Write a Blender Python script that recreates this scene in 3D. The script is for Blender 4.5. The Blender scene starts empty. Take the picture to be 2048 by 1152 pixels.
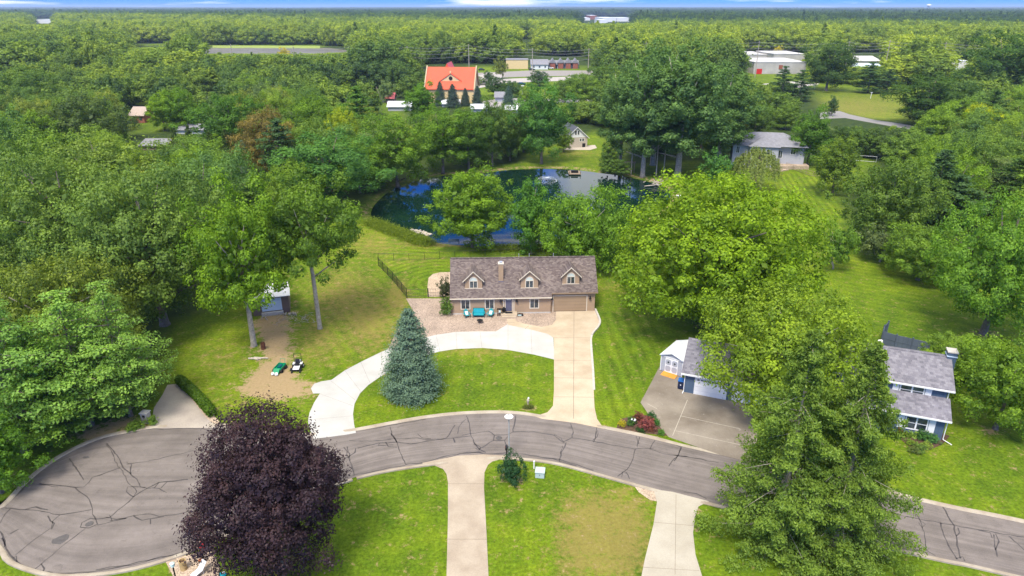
import bpy, math, random
import numpy as np
from mathutils import Vector, Matrix
random.seed(7); RNG = np.random.default_rng(11)
sc = bpy.context.scene
col = sc.collection
rad = math.radians

# ------------------------------------------------------------------ camera
F = 1365.33                                  # focal length in pixels of the 2048 px wide photograph
TH = math.atan((576 - 14) / F); SN, CS = math.sin(TH), math.cos(TH)
CH = 40.0                                    # drone height above the lawn
cam_d = bpy.data.cameras.new("camera"); cam = bpy.data.objects.new("camera", cam_d); col.objects.link(cam)
cam.location = (0, 0, CH); cam.rotation_euler = (math.pi / 2 - TH, 0, 0)
cam_d.sensor_width = 36; cam_d.lens = 24.0; cam_d.clip_start = 0.5; cam_d.clip_end = 60000
sc.camera = cam
# ------------------------------------------------------------------ light
HAZE = 0.000085
SUN_EL, SUN_AZ = rad(58), rad(200)           # azimuth: direction the light comes from, clockwise from +Y
w = bpy.data.worlds.new("World"); sc.world = w; w.use_nodes = True
nt = w.node_tree; nt.nodes.clear()
def N(tree, t, **kw):
    n = tree.nodes.new(t)
    for k, v in kw.items():
        if k.startswith('i_'): n.inputs[k[2:].replace('_', ' ')].default_value = v
        else: setattr(n, k, v)
    return n
sky = N(nt, 'ShaderNodeTexSky', sky_type='NISHITA', sun_disc=False, sun_elevation=SUN_EL, sun_rotation=SUN_AZ)
sky.air_density = 1.0; sky.dust_density = 0.3; sky.ozone_density = 3.0
hsv = N(nt, 'ShaderNodeHueSaturation'); hsv.inputs['Saturation'].default_value = 1.35
tc = N(nt, 'ShaderNodeTexCoord'); mp = N(nt, 'ShaderNodeMapping'); mp.inputs['Scale'].default_value = (2.2, 2.2, 34.0)
cn = N(nt, 'ShaderNodeTexNoise'); cn.inputs['Scale'].default_value = 2.2; cn.inputs['Detail'].default_value = 6; cn.inputs['Roughness'].default_value = .55
cr = N(nt, 'ShaderNodeValToRGB'); cr.color_ramp.elements[0].position = .53; cr.color_ramp.elements[1].position = .66
cm = N(nt, 'ShaderNodeMixRGB'); cm.inputs[2].default_value = (5.6, 5.5, 5.3, 1)
bg = N(nt, 'ShaderNodeBackground'); bg.inputs[1].default_value = 0.15
wo = N(nt, 'ShaderNodeOutputWorld')
L = nt.links.new
L(sky.outputs[0], hsv.inputs['Color']); L(tc.outputs['Generated'], mp.inputs[0]); L(mp.outputs[0], cn.inputs[0])
hz_ = N(nt, 'ShaderNodeSeparateXYZ'); L(tc.outputs['Generated'], hz_.inputs[0]); er = N(nt, 'ShaderNodeValToRGB'); er.color_ramp.elements[0].color = (.03, .22, .95, 1); er.color_ramp.elements.new(.30).color = (.16, .50, 1.15, 1); er.color_ramp.elements[-1].color = (.85, .95, 1.05, 1); er.color_ramp.elements[-1].position = .6
L(hz_.outputs[2], er.inputs[0]); mt = N(nt, 'ShaderNodeMixRGB', blend_type='MULTIPLY'); mt.inputs[0].default_value = 1; L(hsv.outputs[0], mt.inputs[1]); L(er.outputs[0], mt.inputs[2])
c0_ = N(nt, 'ShaderNodeMath', operation='SUBTRACT', use_clamp=True); L(hz_.outputs[2], c0_.inputs[0]); c0_.inputs[1].default_value = .38; ce = N(nt, 'ShaderNodeMath', operation='MULTIPLY_ADD'); L(c0_.outputs[0], ce.inputs[0]); ce.inputs[1].default_value = .60; L(cn.outputs[0], ce.inputs[2]); L(ce.outputs[0], cr.inputs[0]); L(cr.outputs[0], cm.inputs[0]); L(mt.outputs[0], cm.inputs[1]); # a bright bank of cloud low over the far side of the pond
# (direction of its middle, soft edge broken by the same noise)
cd_ = Vector((math.sin(rad(7)) * math.cos(rad(13.5)), math.cos(rad(7)) * math.cos(rad(13.5)), math.sin(rad(13.5))))
vd = N(nt, 'ShaderNodeVectorMath', operation='DISTANCE'); L(tc.outputs['Generated'], vd.inputs[0]); vd.inputs[1].default_value = cd_
n3 = N(nt, 'ShaderNodeTexNoise'); n3.inputs['Scale'].default_value = 14; n3.inputs['Detail'].default_value = 4; L(tc.outputs['Generated'], n3.inputs[0])
ms = N(nt, 'ShaderNodeMath', operation='MULTIPLY_ADD'); L(n3.outputs[0], ms.inputs[0]); ms.inputs[1].default_value = .16; L(vd.outputs['Value'], ms.inputs[2])
cr3 = N(nt, 'ShaderNodeValToRGB'); cr3.color_ramp.elements[0].position = .10; cr3.color_ramp.elements[0].color = (1, 1, 1, 1); cr3.color_ramp.elements[1].position = .16; cr3.color_ramp.elements[1].color = (0, 0, 0, 1); L(ms.outputs[0], cr3.inputs[0])
cm2 = N(nt, 'ShaderNodeMixRGB'); cm2.inputs[2].default_value = (5.2, 5.4, 5.8, 1); L(cr3.outputs[0], cm2.inputs[0]); L(cm.outputs[0], cm2.inputs[1])
L(cm2.outputs[0], bg.inputs[0]); L(bg.outputs[0], wo.inputs[0])
sd = bpy.data.lights.new("sun", 'SUN'); sd.energy = 2.7; sd.angle = rad(18); sd.color = (1, .93, .82)
so = bpy.data.objects.new("sun", sd); col.objects.link(so)
dv = Vector((math.sin(SUN_AZ) * math.cos(SUN_EL), math.cos(SUN_AZ) * math.cos(SUN_EL), math.sin(SUN_EL)))
so.rotation_euler = dv.to_track_quat('Z', 'Y').to_euler(); so.location = (0, 0, 80)
sc.view_settings.view_transform = 'Standard'; sc.view_settings.look = 'None'
sc.view_settings.exposure = 1.02; sc.view_settings.gamma = 1
sc.render.engine = 'CYCLES'
sc.cycles.max_bounces = 6; sc.cycles.diffuse_bounces = 3; sc.cycles.transmission_bounces = 4; sc.cycles.volume_bounces = 0

# ------------------------------------------------------------------ from photo pixel to place
def at(px, py, z=0.0):
    u = (px - 1024) / F; v = (py - 576) / F; Z = (CH - z) / (SN + v * CS)
    return Vector((u * Z, Z * (CS - v * SN), z))
def atY(px, py, Y):
    u = (px - 1024) / F; v = (py - 576) / F; Z = Y / (CS - v * SN)
    return Vector((u * Z, Y, CH - Z * (SN + v * CS)))
def depth(x, y, z=0): return y * CS + (CH - z) * SN
def proj(x, y, z=0):
    d = y * CS + (CH - z) * SN; up = y * SN - (CH - z) * CS
    return 1024 + F * x / d, 576 - F * up / d
def P1(lst): return [(x * .342, 758 + y * .342) for x, y in lst]
def P2(lst): return [(674 + x * .342, 758 + y * .342) for x, y in lst]
def P3(lst): return [(1348 + x * .342, 758 + y * .342) for x, y in lst]

# ------------------------------------------------------------------ mesh helpers
class MB:
    def __init__(s): s.v = []; s.f = []
    def face(s, pts):
        b = len(s.v); s.v += [tuple(p) for p in pts]; s.f.append(tuple(range(b, b + len(pts)))); return s
    def solid(s, pts, vec):
        n = len(pts); b = len(s.v); vec = Vector(vec); pts = [Vector(p) for p in pts]; nm = Vector((0, 0, 0))
        for i in range(n): nm += (pts[i] - pts[0]).cross(pts[(i + 1) % n] - pts[0])
        if nm.dot(vec) < 0: pts = pts[::-1]
        s.v += [tuple(p) for p in pts] + [tuple(Vector(p) + vec) for p in pts]
        s.f.append(tuple(range(b + n - 1, b - 1, -1))); s.f.append(tuple(range(b + n, b + 2 * n)))
        for i in range(n):
            j = (i + 1) % n; s.f.append((b + i, b + j, b + n + j, b + n + i))
        return s
    def box(s, x0, x1, y0, y1, z0, z1):
        return s.solid([(x0, y0, z0), (x1, y0, z0), (x1, y1, z0), (x0, y1, z0)], (0, 0, z1 - z0))
    def tube(s, pts, rs, n=6, cap=True):
        pts = [Vector(p) for p in pts]
        if not hasattr(rs, '__len__'): rs = [rs] * len(pts)
        b = len(s.v); ref = None
        for i, p in enumerate(pts):
            d = (pts[min(i + 1, len(pts) - 1)] - pts[max(i - 1, 0)]).normalized()
            a = Vector((1, 0, 0)) if abs(d.x) < .8 else Vector((0, 1, 0))
            if ref is not None: a = ref
            u = (a - d * a.dot(d)).normalized(); ref = u; w_ = d.cross(u)
            for k in range(n):
                t = 2 * math.pi * k / n; s.v.append(tuple(p + (u * math.cos(t) + w_ * math.sin(t)) * rs[i]))
        for i in range(len(pts) - 1):
            for k in range(n):
                k2 = (k + 1) % n; s.f.append((b + i * n + k, b + i * n + k2, b + (i + 1) * n + k2, b + (i + 1) * n + k))
        if cap:
            s.f.append(tuple(b + k for k in range(n))[::-1]); e = b + (len(pts) - 1) * n; s.f.append(tuple(e + k for k in range(n)))
        return s
    def disc(s, c, r, n=20, ry=None, h=.0):
        ry = ry or r
        pts = [(c[0] + r * math.cos(2 * math.pi * k / n), c[1] + ry * math.sin(2 * math.pi * k / n), c[2]) for k in range(n)]
        if h: return s.solid(pts, (0, 0, h))
        return s.face(pts)
    def lathe(s, c, prof, n=16):
        b = len(s.v)
        for r, z in prof:
            for k in range(n):
                t = 2 * math.pi * k / n; s.v.append((c[0] + r * math.cos(t), c[1] + r * math.sin(t), c[2] + z))
        for i in range(len(prof) - 1):
            for k in range(n):
                k2 = (k + 1) % n; s.f.append((b + i * n + k, b + i * n + k2, b + (i + 1) * n + k2, b + (i + 1) * n + k))
        s.f.append(tuple(b + k for k in range(n))[::-1]); e = b + (len(prof) - 1) * n; s.f.append(tuple(e + k for k in range(n)))
        return s
    def blob(s, c, r, seed=0, n=10, jit=.15):
        rr = random.Random(seed); prof = []
        b = len(s.v); m = n
        for i in range(1, n):
            ph = math.pi * i / n
            for k in range(m * 2):
                t = math.pi * k / m; j = 1 + rr.uniform(-jit, jit)
                s.v.append((c[0] + r[0] * j * math.sin(ph) * math.cos(t), c[1] + r[1] * j * math.sin(ph) * math.sin(t), c[2] - r[2] * j * math.cos(ph)))
        M2 = m * 2
        for i in range(n - 2):
            for k in range(M2):
                k2 = (k + 1) % M2; s.f.append((b + i * M2 + k, b + i * M2 + k2, b + (i + 1) * M2 + k2, b + (i + 1) * M2 + k))
        s.f.append(tuple(b + k for k in range(M2))[::-1]); e = b + (n - 2) * M2; s.f.append(tuple(e + k for k in range(M2)))
        return s
    def build(s, name, m, parent=None, smooth=False, bevel=0):
        me = bpy.data.meshes.new(name); me.from_pydata(s.v, [], s.f); me.update()
        if m: me.materials.append(m)
        if smooth: me.polygons.foreach_set('use_smooth', [True] * len(me.polygons))
        o = bpy.data.objects.new(name, me); col.objects.link(o)
        if parent: o.parent = parent
        if bevel:
            b = o.modifiers.new('b', 'BEVEL'); b.width = bevel; b.segments = 2; b.limit_method = 'ANGLE'
        return o
def tag(o, label=None, cat=None, group=None, kind=None):
    if label: o['label'] = label
    if cat: o['category'] = cat
    if group: o['group'] = group
    if kind: o['kind'] = kind
    return o
def thing(name, label, cat, loc=(0, 0, 0), rz=0, group=None, scale=None):
    o = bpy.data.objects.new(name, None); col.objects.link(o); o.location = loc; o.rotation_euler = (0, 0, rz)
    o.empty_display_size = .3
    if scale: o.scale = scale
    return tag(o, label, cat, group)

# ------------------------------------------------------------------ materials
def newmat(name):
    m = bpy.data.materials.new(name); m.use_nodes = True; t = m.node_tree; t.nodes.clear()
    out = t.nodes.new('ShaderNodeOutputMaterial'); b = t.nodes.new('ShaderNodeBsdfPrincipled')
    t.links.new(b.outputs[0], out.inputs[0]); b.inputs['Specular IOR Level'].default_value = .3
    return m, t, b
def coords(t, kind='Object', scale=None):
    c = N(t, 'ShaderNodeTexCoord').outputs[kind]
    if scale:
        mm = N(t, 'ShaderNodeMapping'); mm.inputs['Scale'].default_value = scale; t.links.new(c, mm.inputs[0]); c = mm.outputs[0]
    return c
def noise(t, vec, s, det=4, ro=.55):
    n = N(t, 'ShaderNodeTexNoise'); n.inputs['Scale'].default_value = s; n.inputs['Detail'].default_value = det; n.inputs['Roughness'].default_value = ro
    t.links.new(vec, n.inputs['Vector']); return n.outputs[0]
def ramp(t, fac, stops):
    r = N(t, 'ShaderNodeValToRGB'); e = r.color_ramp.elements
    while len(e) < len(stops): e.new(.5)
    for el, (p, c) in zip(e, stops): el.position = p; el.color = (c[0], c[1], c[2], 1) if hasattr(c, '__len__') else (c, c, c, 1)
    t.links.new(fac, r.inputs[0]); return r.outputs[0]
def mixc(t, fac, a, b, mode='MIX'):
    m = N(t, 'ShaderNodeMixRGB', blend_type=mode)
    for i, x in ((0, fac), (1, a), (2, b)):
        if hasattr(x, 'links') or hasattr(x, 'is_linked'): t.links.new(x, m.inputs[i])
        elif hasattr(x, '__len__'): m.inputs[i].default_value = (x[0], x[1], x[2], 1)
        else: m.inputs[i].default_value = x
    return m.outputs[0]
def math_(t, op, a, b=0.0):
    m = N(t, 'ShaderNodeMath', operation=op)
    for i, x in ((0, a), (1, b)):
        if hasattr(x, 'is_linked'): t.links.new(x, m.inputs[i])
        else: m.inputs[i].default_value = x
    return m.outputs[0]
def bump(t, b, h, st=.4, dist=.05):
    n = N(t, 'ShaderNodeBump'); n.inputs['Strength'].default_value = st; n.inputs['Distance'].default_value = dist
    t.links.new(h, n.inputs['Height']); t.links.new(n.outputs[0], b.inputs['Normal'])
def mat(name, c, rough=.7, var=.15, s=1.5, bm=0, bs=20, metal=0, spec=.3, kind='Object'):
    m, t, b = newmat(name); v = coords(t, kind)
    n1 = noise(t, v, s, 5); n2 = noise(t, v, s * 7, 3)
    f = math_(t, 'ADD', math_(t, 'MULTIPLY', n1, .65), math_(t, 'MULTIPLY', n2, .35))
    lo = tuple(x * (1 - var * 1.6) for x in c); hi = tuple(min(1, x * (1 + var * 1.6)) for x in c)
    t.links.new(ramp(t, f, [(.3, lo), (.7, hi)]), b.inputs['Base Color'])
    b.inputs['Roughness'].default_value = rough; b.inputs['Metallic'].default_value = metal; b.inputs['Specular IOR Level'].default_value = spec
    if bm: bump(t, b, noise(t, v, bs, 4), bm, .03)
    return m
def siding(name, c, step=.2, axis=2, var=.06):
    m, t, b = newmat(name); v = coords(t)
    sx = N(t, 'ShaderNodeSeparateXYZ'); t.links.new(v, sx.inputs[0])
    fr = math_(t, 'FRACT', math_(t, 'DIVIDE', sx.outputs[axis], step)) if axis == 2 else math_(t, 'FRACT', math_(t, 'DIVIDE', math_(t, 'ADD', sx.outputs[0], sx.outputs[1]), step))
    n1 = noise(t, v, .8, 5)
    cc = ramp(t, n1, [(.3, tuple(x * (1 - var) for x in c)), (.7, tuple(min(1, x * (1 + var)) for x in c))])
    gap = ramp(t, fr, [(0, .55), (.1, 1)])
    t.links.new(mixc(t, 1.0, cc, gap, 'MULTIPLY'), b.inputs['Base Color']); b.inputs['Roughness'].default_value = .6
    bump(t, b, fr, .5, .02); return m
def shingle(name, c1, c2, c3):
    m, t, b = newmat(name); v = coords(t)
    sx = N(t, 'ShaderNodeSeparateXYZ'); t.links.new(v, sx.inputs[0]); cb = N(t, 'ShaderNodeCombineXYZ')
    t.links.new(math_(t, 'ADD', sx.outputs[0], math_(t, 'MULTIPLY', sx.outputs[1], .13)), cb.inputs[0]); t.links.new(math_(t, 'ADD', math_(t, 'MULTIPLY', sx.outputs[2], 1.45), math_(t, 'MULTIPLY', sx.outputs[1], .05)), cb.inputs[1])
    br = N(t, 'ShaderNodeTexBrick'); br.inputs['Scale'].default_value = 1; br.inputs['Brick Width'].default_value = .34; br.inputs['Row Height'].default_value = .19
    br.inputs['Mortar Size'].default_value = .008; br.inputs['Bias'].default_value = 0
    br.inputs['Color1'].default_value = (0, 0, 0, 1); br.inputs['Color2'].default_value = (1, 1, 1, 1); br.inputs['Mortar'].default_value = (.3, .3, .3, 1)
    t.links.new(cb.outputs[0], br.inputs['Vector'])
    n1 = noise(t, v, 9, 3); f = math_(t, 'ADD', math_(t, 'MULTIPLY', br.outputs[0], .45), math_(t, 'MULTIPLY', n1, .6))
    cc = ramp(t, f, [(.25, c1), (.5, c2), (.8, c3)])
    big = ramp(t, noise(t, v, .35, 4), [(.35, .9), (.65, 1.08)])
    t.links.new(mixc(t, 1, cc, big, 'MULTIPLY'), b.inputs['Base Color']); b.inputs['Roughness'].default_value = .9
    bump(t, b, br.outputs[0], .25, .02); return m
M = {}
M['taupe'] = siding('taupe_siding', (.36, .255, .165)); M['taupe2'] = siding('garage_door_panel', (.30, .215, .135), .5)
M['trim'] = mat('cream_trim', (.60, .53, .42), .5, .05); M['white'] = mat('white_paint', (.74, .74, .72), .45, .05)
M['roof'] = shingle('brown_shingles', (.075, .055, .052), (.125, .098, .090), (.19, .155, .135))
M['roofg'] = shingle('grey_shingles', (.115, .11, .13), (.17, .162, .185), (.23, .222, .245))
M['roofp'] = mat('pale_roof', (.62, .64, .66), .5, .1); M['rooffar'] = mat('far_grey_roof', (.20, .20, .22), .8, .15)
M['bluewall'] = siding('blue_siding', (.075, .115, .17), .3, 0, .1); M['fascia'] = mat('white_fascia', (.72, .72, .70), .4, .03)
M['greywall'] = siding('grey_siding', (.38, .39, .42), .25); M['warewall'] = mat('dull_panel', (.40, .38, .35), .8, .15, .2); M['wareroof'] = mat('weathered_white_roof', (.46, .45, .43), .7, .2, .15); M['whitewall'] = siding('white_siding', (.66, .67, .67), .2)
m, t, b = newmat('window_glass'); b.inputs['Base Color'].default_value = (.022, .03, .036, 1); b.inputs['Roughness'].default_value = .06; b.inputs['Specular IOR Level'].default_value = .7; M['glass'] = m
n = noise(t, coords(t), 1.3, 3); t.links.new(ramp(t, n, [(.35, (.012, .018, .024)), (.7, (.09, .11, .12))]), b.inputs['Base Color'])
M['paleglass'] = mat('pale_arch_glass', (.50, .56, .52), .2, .1, spec=.6)
M['slatdoor'] = mat('slate_door_paint', (.10, .10, .15), .35, .05); M['black'] = mat('black_metal', (.012, .012, .013), .45, .05)
M['dark'] = mat('dark_void', (.01, .01, .012), .9, .05); M['brick'] = mat('tan_brick', (.42, .37, .31), .85, .2, 6, .3, 30)
M['teal'] = mat('teal_plastic', (.0, .25, .29), .4, .08); M['tealc'] = mat('teal_cushion', (.01, .27, .33), .8, .08); M['dteal'] = mat('dark_teal', (.0, .07, .085), .5, .05)
M['pillow'] = mat('pale_pillow', (.55, .68, .62), .9, .1); M['rust'] = mat('rusty_steel', (.11, .045, .025), .8, .4, 6)
M['steel'] = mat('grey_steel', (.42, .44, .46), .35, .08, metal=.4); M['concrete'] = mat('concrete_block', (.45, .42, .37), .85, .12, 3, .2, 30)
M['wood'] = mat('weathered_wood', (.28, .22, .15), .8, .2, 4); M['orangew'] = mat('orange_timber', (.55, .24, .035), .7, .15, 3)
M['bin'] = mat('navy_bin', (.012, .02, .05), .5, .1); M['binlid'] = mat('blue_lid', (.02, .12, .38), .45, .05)
M['fencew'] = siding('slate_fence_boards', (.085, .105, .15), .14, 0, .1); M['green'] = mat('green_paint', (.0, .22, .09), .35, .06)
M['tyre'] = mat('tyre_rubber', (.015, .015, .015), .8, .1); M['red'] = mat('red_paint', (.5, .025, .02), .45, .08); M['yellow'] = mat('yellow_paint', (.55, .42, .06), .5, .1)
M['boxg'] = mat('sage_steel', (.36, .44, .42), .45, .06); M['soil'] = mat('mulch', (.085, .05, .032), .95, .4, 3, .6, 12)
M['churchroof'] = mat('red_metal_roof', (.60, .085, .035), .5, .06, .3); M['churchwall'] = mat('yellow_stucco', (.62, .47, .24), .8, .06)
M['brickred'] = mat('red_brick', (.26, .09, .06), .85, .2, 5); M['brown'] = mat('brown_siding', (.16, .11, .085), .8, .1)
M['rockm'] = mat('field_stone', (.40, .35, .29), .85, .25, 3, .4, 8); M['pot'] = mat('terracotta', (.42, .14, .06), .8, .1)
M['bark'] = mat('bark', (.17, .14, .11), .95, .35, 3, .6, 9); M['barkp'] = mat('pale_bark', (.34, .30, .24), .9, .3, 3, .5, 9)
M['dead'] = mat('dead_wood', (.40, .35, .29), .9, .25, 4)
M['bluer'] = mat('pale_blue_roof', (.48, .58, .68), .5, .06); M['wire'] = mat('wire_cable', (.25, .25, .25), .6, .05)
# concrete, gravel, asphalt
def paving(name, c, stain, s=.5, var=.08, fine=.10, bs=25, spots=None):
    m, t, b = newmat(name); v = coords(t)
    n1 = noise(t, v, s, 6, .6); n2 = noise(t, v, 9, 3, .7)
    a = ramp(t, n1, [(.35, stain), (.62, c)])
    a = mixc(t, 1, a, ramp(t, n2, [(.3, 1 - fine), (.7, 1 + fine)]), 'MULTIPLY')
    if spots: a = mixc(t, ramp(t, noise(t, v, 1.7, 6, .7), [(.60, 0), (.70, .55)]), a, spots)
    t.links.new(a, b.inputs['Base Color']); b.inputs['Roughness'].default_value = .85; bump(t, b, noise(t, v, bs, 4, .7), .2, .01); return m
M['white_conc'] = paving('new_concrete', (.43, .425, .40), (.38, .372, .345), .4, fine=.03)
M['beige_conc'] = paving('beige_concrete', (.47, .385, .28), (.37, .295, .205), .3, fine=.08)
M['near_conc'] = paving('near_drive_concrete', (.38, .32, .245), (.29, .235, .175), .35, fine=.09)
M['pale_conc'] = paving('pale_drive_concrete', (.39, .355, .285), (.33, .295, .23), .3, fine=.07)
M['old_conc'] = paving('stained_old_concrete', (.26, .225, .18), (.145, .118, .09), .16, fine=.08, spots=(.36, .33, .28))
M['left_conc'] = paving('gravelly_drive', (.38, .335, .28), (.30, .26, .225), .3, fine=.12)
M['curb'] = paving('curb_concrete', (.37, .325, .255), (.27, .22, .165), .6, fine=.08)
def gravel(name, c):
    m, t, b = newmat(name); v = coords(t)
    vo = N(t, 'ShaderNodeTexVoronoi'); vo.inputs['Scale'].default_value = 11; t.links.new(v, vo.inputs['Vector'])
    sx = N(t, 'ShaderNodeSeparateColor'); t.links.new(vo.outputs['Color'], sx.inputs[0])
    a = ramp(t, sx.outputs[0], [(0, tuple(x * .62 for x in c)), (.5, c), (1, tuple(min(1, x * 1.35) for x in c))])
    a = mixc(t, 1, a, ramp(t, noise(t, v, .5, 4), [(.3, .85), (.7, 1.12)]), 'MULTIPLY')
    t.links.new(a, b.inputs['Base Color']); b.inputs['Roughness'].default_value = .9; bump(t, b, vo.outputs['Distance'], .6, .04); return m
M['gravel'] = gravel('pink_grey_gravel', (.33, .255, .20)); M['gravel2'] = gravel('tan_gravel', (.40, .31, .225))
m, t, b = newmat('asphalt'); v = coords(t)
at_ = N(t, 'ShaderNodeAttribute', attribute_name='along'); sxx = N(t, 'ShaderNodeSeparateXYZ'); t.links.new(at_.outputs['Vector'], sxx.inputs[0])
cb = N(t, 'ShaderNodeCombineXYZ'); t.links.new(math_(t, 'MULTIPLY', sxx.outputs[0], .06), cb.inputs[0]); t.links.new(math_(t, 'MULTIPLY', sxx.outputs[1], 2.6), cb.inputs[1])
st = noise(t, cb.outputs[0], 1, 4, .6); n1 = noise(t, v, .35, 6, .65); n2 = noise(t, v, 12, 3, .8)
a = ramp(t, n1, [(.3, (.132, .113, .101)), (.7, (.194, .168, .152))])
a = mixc(t, ramp(t, noise(t, v, 1.1, 6, .75), [(.56, 0), (.68, .6)]), a, (.105, .090, .082)); a = mixc(t, 1, a, ramp(t, st, [(.3, .76), (.7, 1.16)]), 'MULTIPLY'); a = mixc(t, 1, a, ramp(t, n2, [(.3, .86), (.7, 1.12)]), 'MULTIPLY')
t.links.new(a, b.inputs['Base Color']); b.inputs['Roughness'].default_value = .85; bump(t, b, n2, .25, .01); M['asphalt'] = m
M['tar'] = mat('crack_sealant', (.062, .054, .052), .5, .25, 3); M['joint'] = mat('joint_filler', (.20, .16, .12), .9, .2)
# water
m, t, b = newmat('pond_water'); v = coords(t)
t.links.new(ramp(t, noise(t, v, .06, 4), [(.3, (.003, .014, .010)), (.7, (.005, .022, .013))]), b.inputs['Base Color'])
b.inputs['Roughness'].default_value = .02; b.inputs['IOR'].default_value = 1.33; b.inputs['Specular IOR Level'].default_value = .27
mv = coords(t, 'Object', (1.0, .35, 1)); bump(t, b, noise(t, mv, 1.6, 3), .03, .05); M['water'] = m
m, t, b = newmat('river_water'); b.inputs['Base Color'].default_value = (.10, .10, .07, 1); b.inputs['Roughness'].default_value = .5; b.inputs['Specular IOR Level'].default_value = .08; t.links.new(ramp(t, noise(t, coords(t), .01, 3), [(.3, (.11, .10, .07)), (.7, (.16, .15, .11))]), b.inputs['Base Color']); M['river'] = m
M['foam'] = mat('spray', (.62, .66, .70), .5, .1)
# leaves: tint comes from the object's own colour, variation from leaf to leaf and clump to clump, plus painted shade inside crowns and light on conifer tips
def leafmat(name, forest=False, sat=1.0):
    m = bpy.data.materials.new(name); m.use_nodes = True; t = m.node_tree; t.nodes.clear()
    out = N(t, 'ShaderNodeOutputMaterial'); av = N(t, 'ShaderNodeAttribute', attribute_name='cv'); oi = N(t, 'ShaderNodeObjectInfo')
    if forest:
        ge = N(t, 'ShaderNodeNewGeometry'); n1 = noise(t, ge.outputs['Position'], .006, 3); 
        sy = N(t, 'ShaderNodeSeparateXYZ'); t.links.new(ge.outputs['Position'], sy.inputs[0]); far_ = ramp(t, math_(t, 'DIVIDE', math_(t, 'ADD', sy.outputs[1], math_(t, 'MULTIPLY', sy.outputs[0], .45)), 6000.), [(.06, .46), (.11, .66), (.19, .62), (.25, .26), (1, .12)])  # beyond the bright belt, leaf colour darkened and blued: cloud shadow painted in
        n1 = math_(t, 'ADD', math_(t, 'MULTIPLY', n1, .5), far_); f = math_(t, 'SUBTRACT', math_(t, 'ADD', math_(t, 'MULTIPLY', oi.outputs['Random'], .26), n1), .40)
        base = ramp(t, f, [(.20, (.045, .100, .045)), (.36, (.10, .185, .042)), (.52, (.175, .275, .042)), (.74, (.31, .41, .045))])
    else: base = oi.outputs['Color']
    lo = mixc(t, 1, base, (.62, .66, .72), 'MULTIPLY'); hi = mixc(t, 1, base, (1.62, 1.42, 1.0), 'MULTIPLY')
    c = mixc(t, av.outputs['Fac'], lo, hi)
    d = N(t, 'ShaderNodeBsdfDiffuse'); tr = N(t, 'ShaderNodeBsdfTranslucent'); g = N(t, 'ShaderNodeBsdfGlossy'); g.inputs['Roughness'].default_value = .5
    t.links.new(c, d.inputs[0]); tc_ = mixc(t, 1, c, (1.15, 1.15, .6), 'MULTIPLY'); t.links.new(tc_, tr.inputs[0])
    mx = N(t, 'ShaderNodeMixShader'); mx.inputs[0].default_value = .38; t.links.new(d.outputs[0], mx.inputs[1]); t.links.new(tr.outputs[0], mx.inputs[2])
    m2 = N(t, 'ShaderNodeMixShader'); m2.inputs[0].default_value = .012; t.links.new(mx.outputs[0], m2.inputs[1]); t.links.new(g.outputs[0], m2.inputs[2])
    t.links.new(m2.outputs[0], out.inputs[0]); return m
M['leaf'] = leafmat('foliage'); M['leaff'] = leafmat('far_foliage', True)
# ================================================================== THE GROUND
def catmull(pts, n=6, closed=False):
    pts = [Vector((p[0], p[1])) for p in pts]; out = []; m = len(pts)
    rng = range(m) if closed else range(m - 1)
    for i in rng:
        g = (lambda k: pts[k % m]) if closed else (lambda k: pts[max(0, min(m - 1, k))])
        p0, p1, p2, p3 = g(i - 1), g(i), g(i + 1), g(i + 2)
        for j in range(n):
            s_ = j / n; out.append(.5 * ((2 * p1) + (p2 - p0) * s_ + (2 * p0 - 5 * p1 + 4 * p2 - p3) * s_ ** 2 + (3 * p1 - p0 - 3 * p2 + p3) * s_ ** 3))
    if not closed: out.append(pts[-1])
    return out
def px2w(lst, z=0): return [at(x, y, z).to_2d() for x, y in lst]
def inpoly(X, Y, poly):
    c = np.zeros(X.shape, bool); n = len(poly); j = n - 1
    for i in range(n):
        xi, yi = poly[i]; xj, yj = poly[j]
        with np.errstate(all='ignore'):
            c ^= ((yi > Y) != (yj > Y)) & (X < (xj - xi) * (Y - yi) / (yj - yi + 1e-12) + xi)
        j = i
    return c
def distpoly(X, Y, poly, closed=True):
    d = np.full(X.shape, 1e9); n = len(poly)
    for i in range(n if closed else n - 1):
        ax, ay = poly[i]; bx, by = poly[(i + 1) % n]; vx, vy = bx - ax, by - ay
        t_ = np.clip(((X - ax) * vx + (Y - ay) * vy) / (vx * vx + vy * vy + 1e-9), 0, 1)
        d = np.minimum(d, np.hypot(X - ax - t_ * vx, Y - ay - t_ * vy))
    return d
POND = catmull(px2w([(742, 440), (790, 463), (845, 482), (900, 491), (990, 494), (1080, 492), (1170, 480), (1250, 462), (1310, 430), (1345, 395), (1336, 374), (1300, 363),
        (1255, 353), (1200, 345), (1140, 338), (1080, 337), (1020, 339), (960, 346), (890, 350), (830, 360), (785, 376), (755, 398), (738, 420)], -.5), 4, True)
def axis(core0, core1, lo, hi, step=1.0, g=1.09):
    a = list(np.arange(core0, core1 + .01, step)); s_ = step; v_ = core1
    while v_ < hi: s_ *= g; v_ += s_; a.append(v_)
    s_ = step; v_ = core0; pre = []
    while v_ > lo: s_ *= g; v_ -= s_; pre.append(v_)
    return np.array(pre[::-1] + a)
xs = axis(-75, 95, -26000, 26000); ys = axis(24, 200, -300, 26000)
GX, GY = np.meshgrid(xs, ys); 
PIN = inpoly(GX, GY, [(p.x, p.y) for p in POND]); PD = distpoly(GX, GY, [(p.x, p.y) for p in POND])
sdp = np.where(PIN, -PD, PD)
GZ = -1.5 + 1.5 * np.clip((sdp + 4.5) / 6.5, 0, 1) ** .8
GZ = np.where(sdp > 2, 0, GZ)
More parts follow.
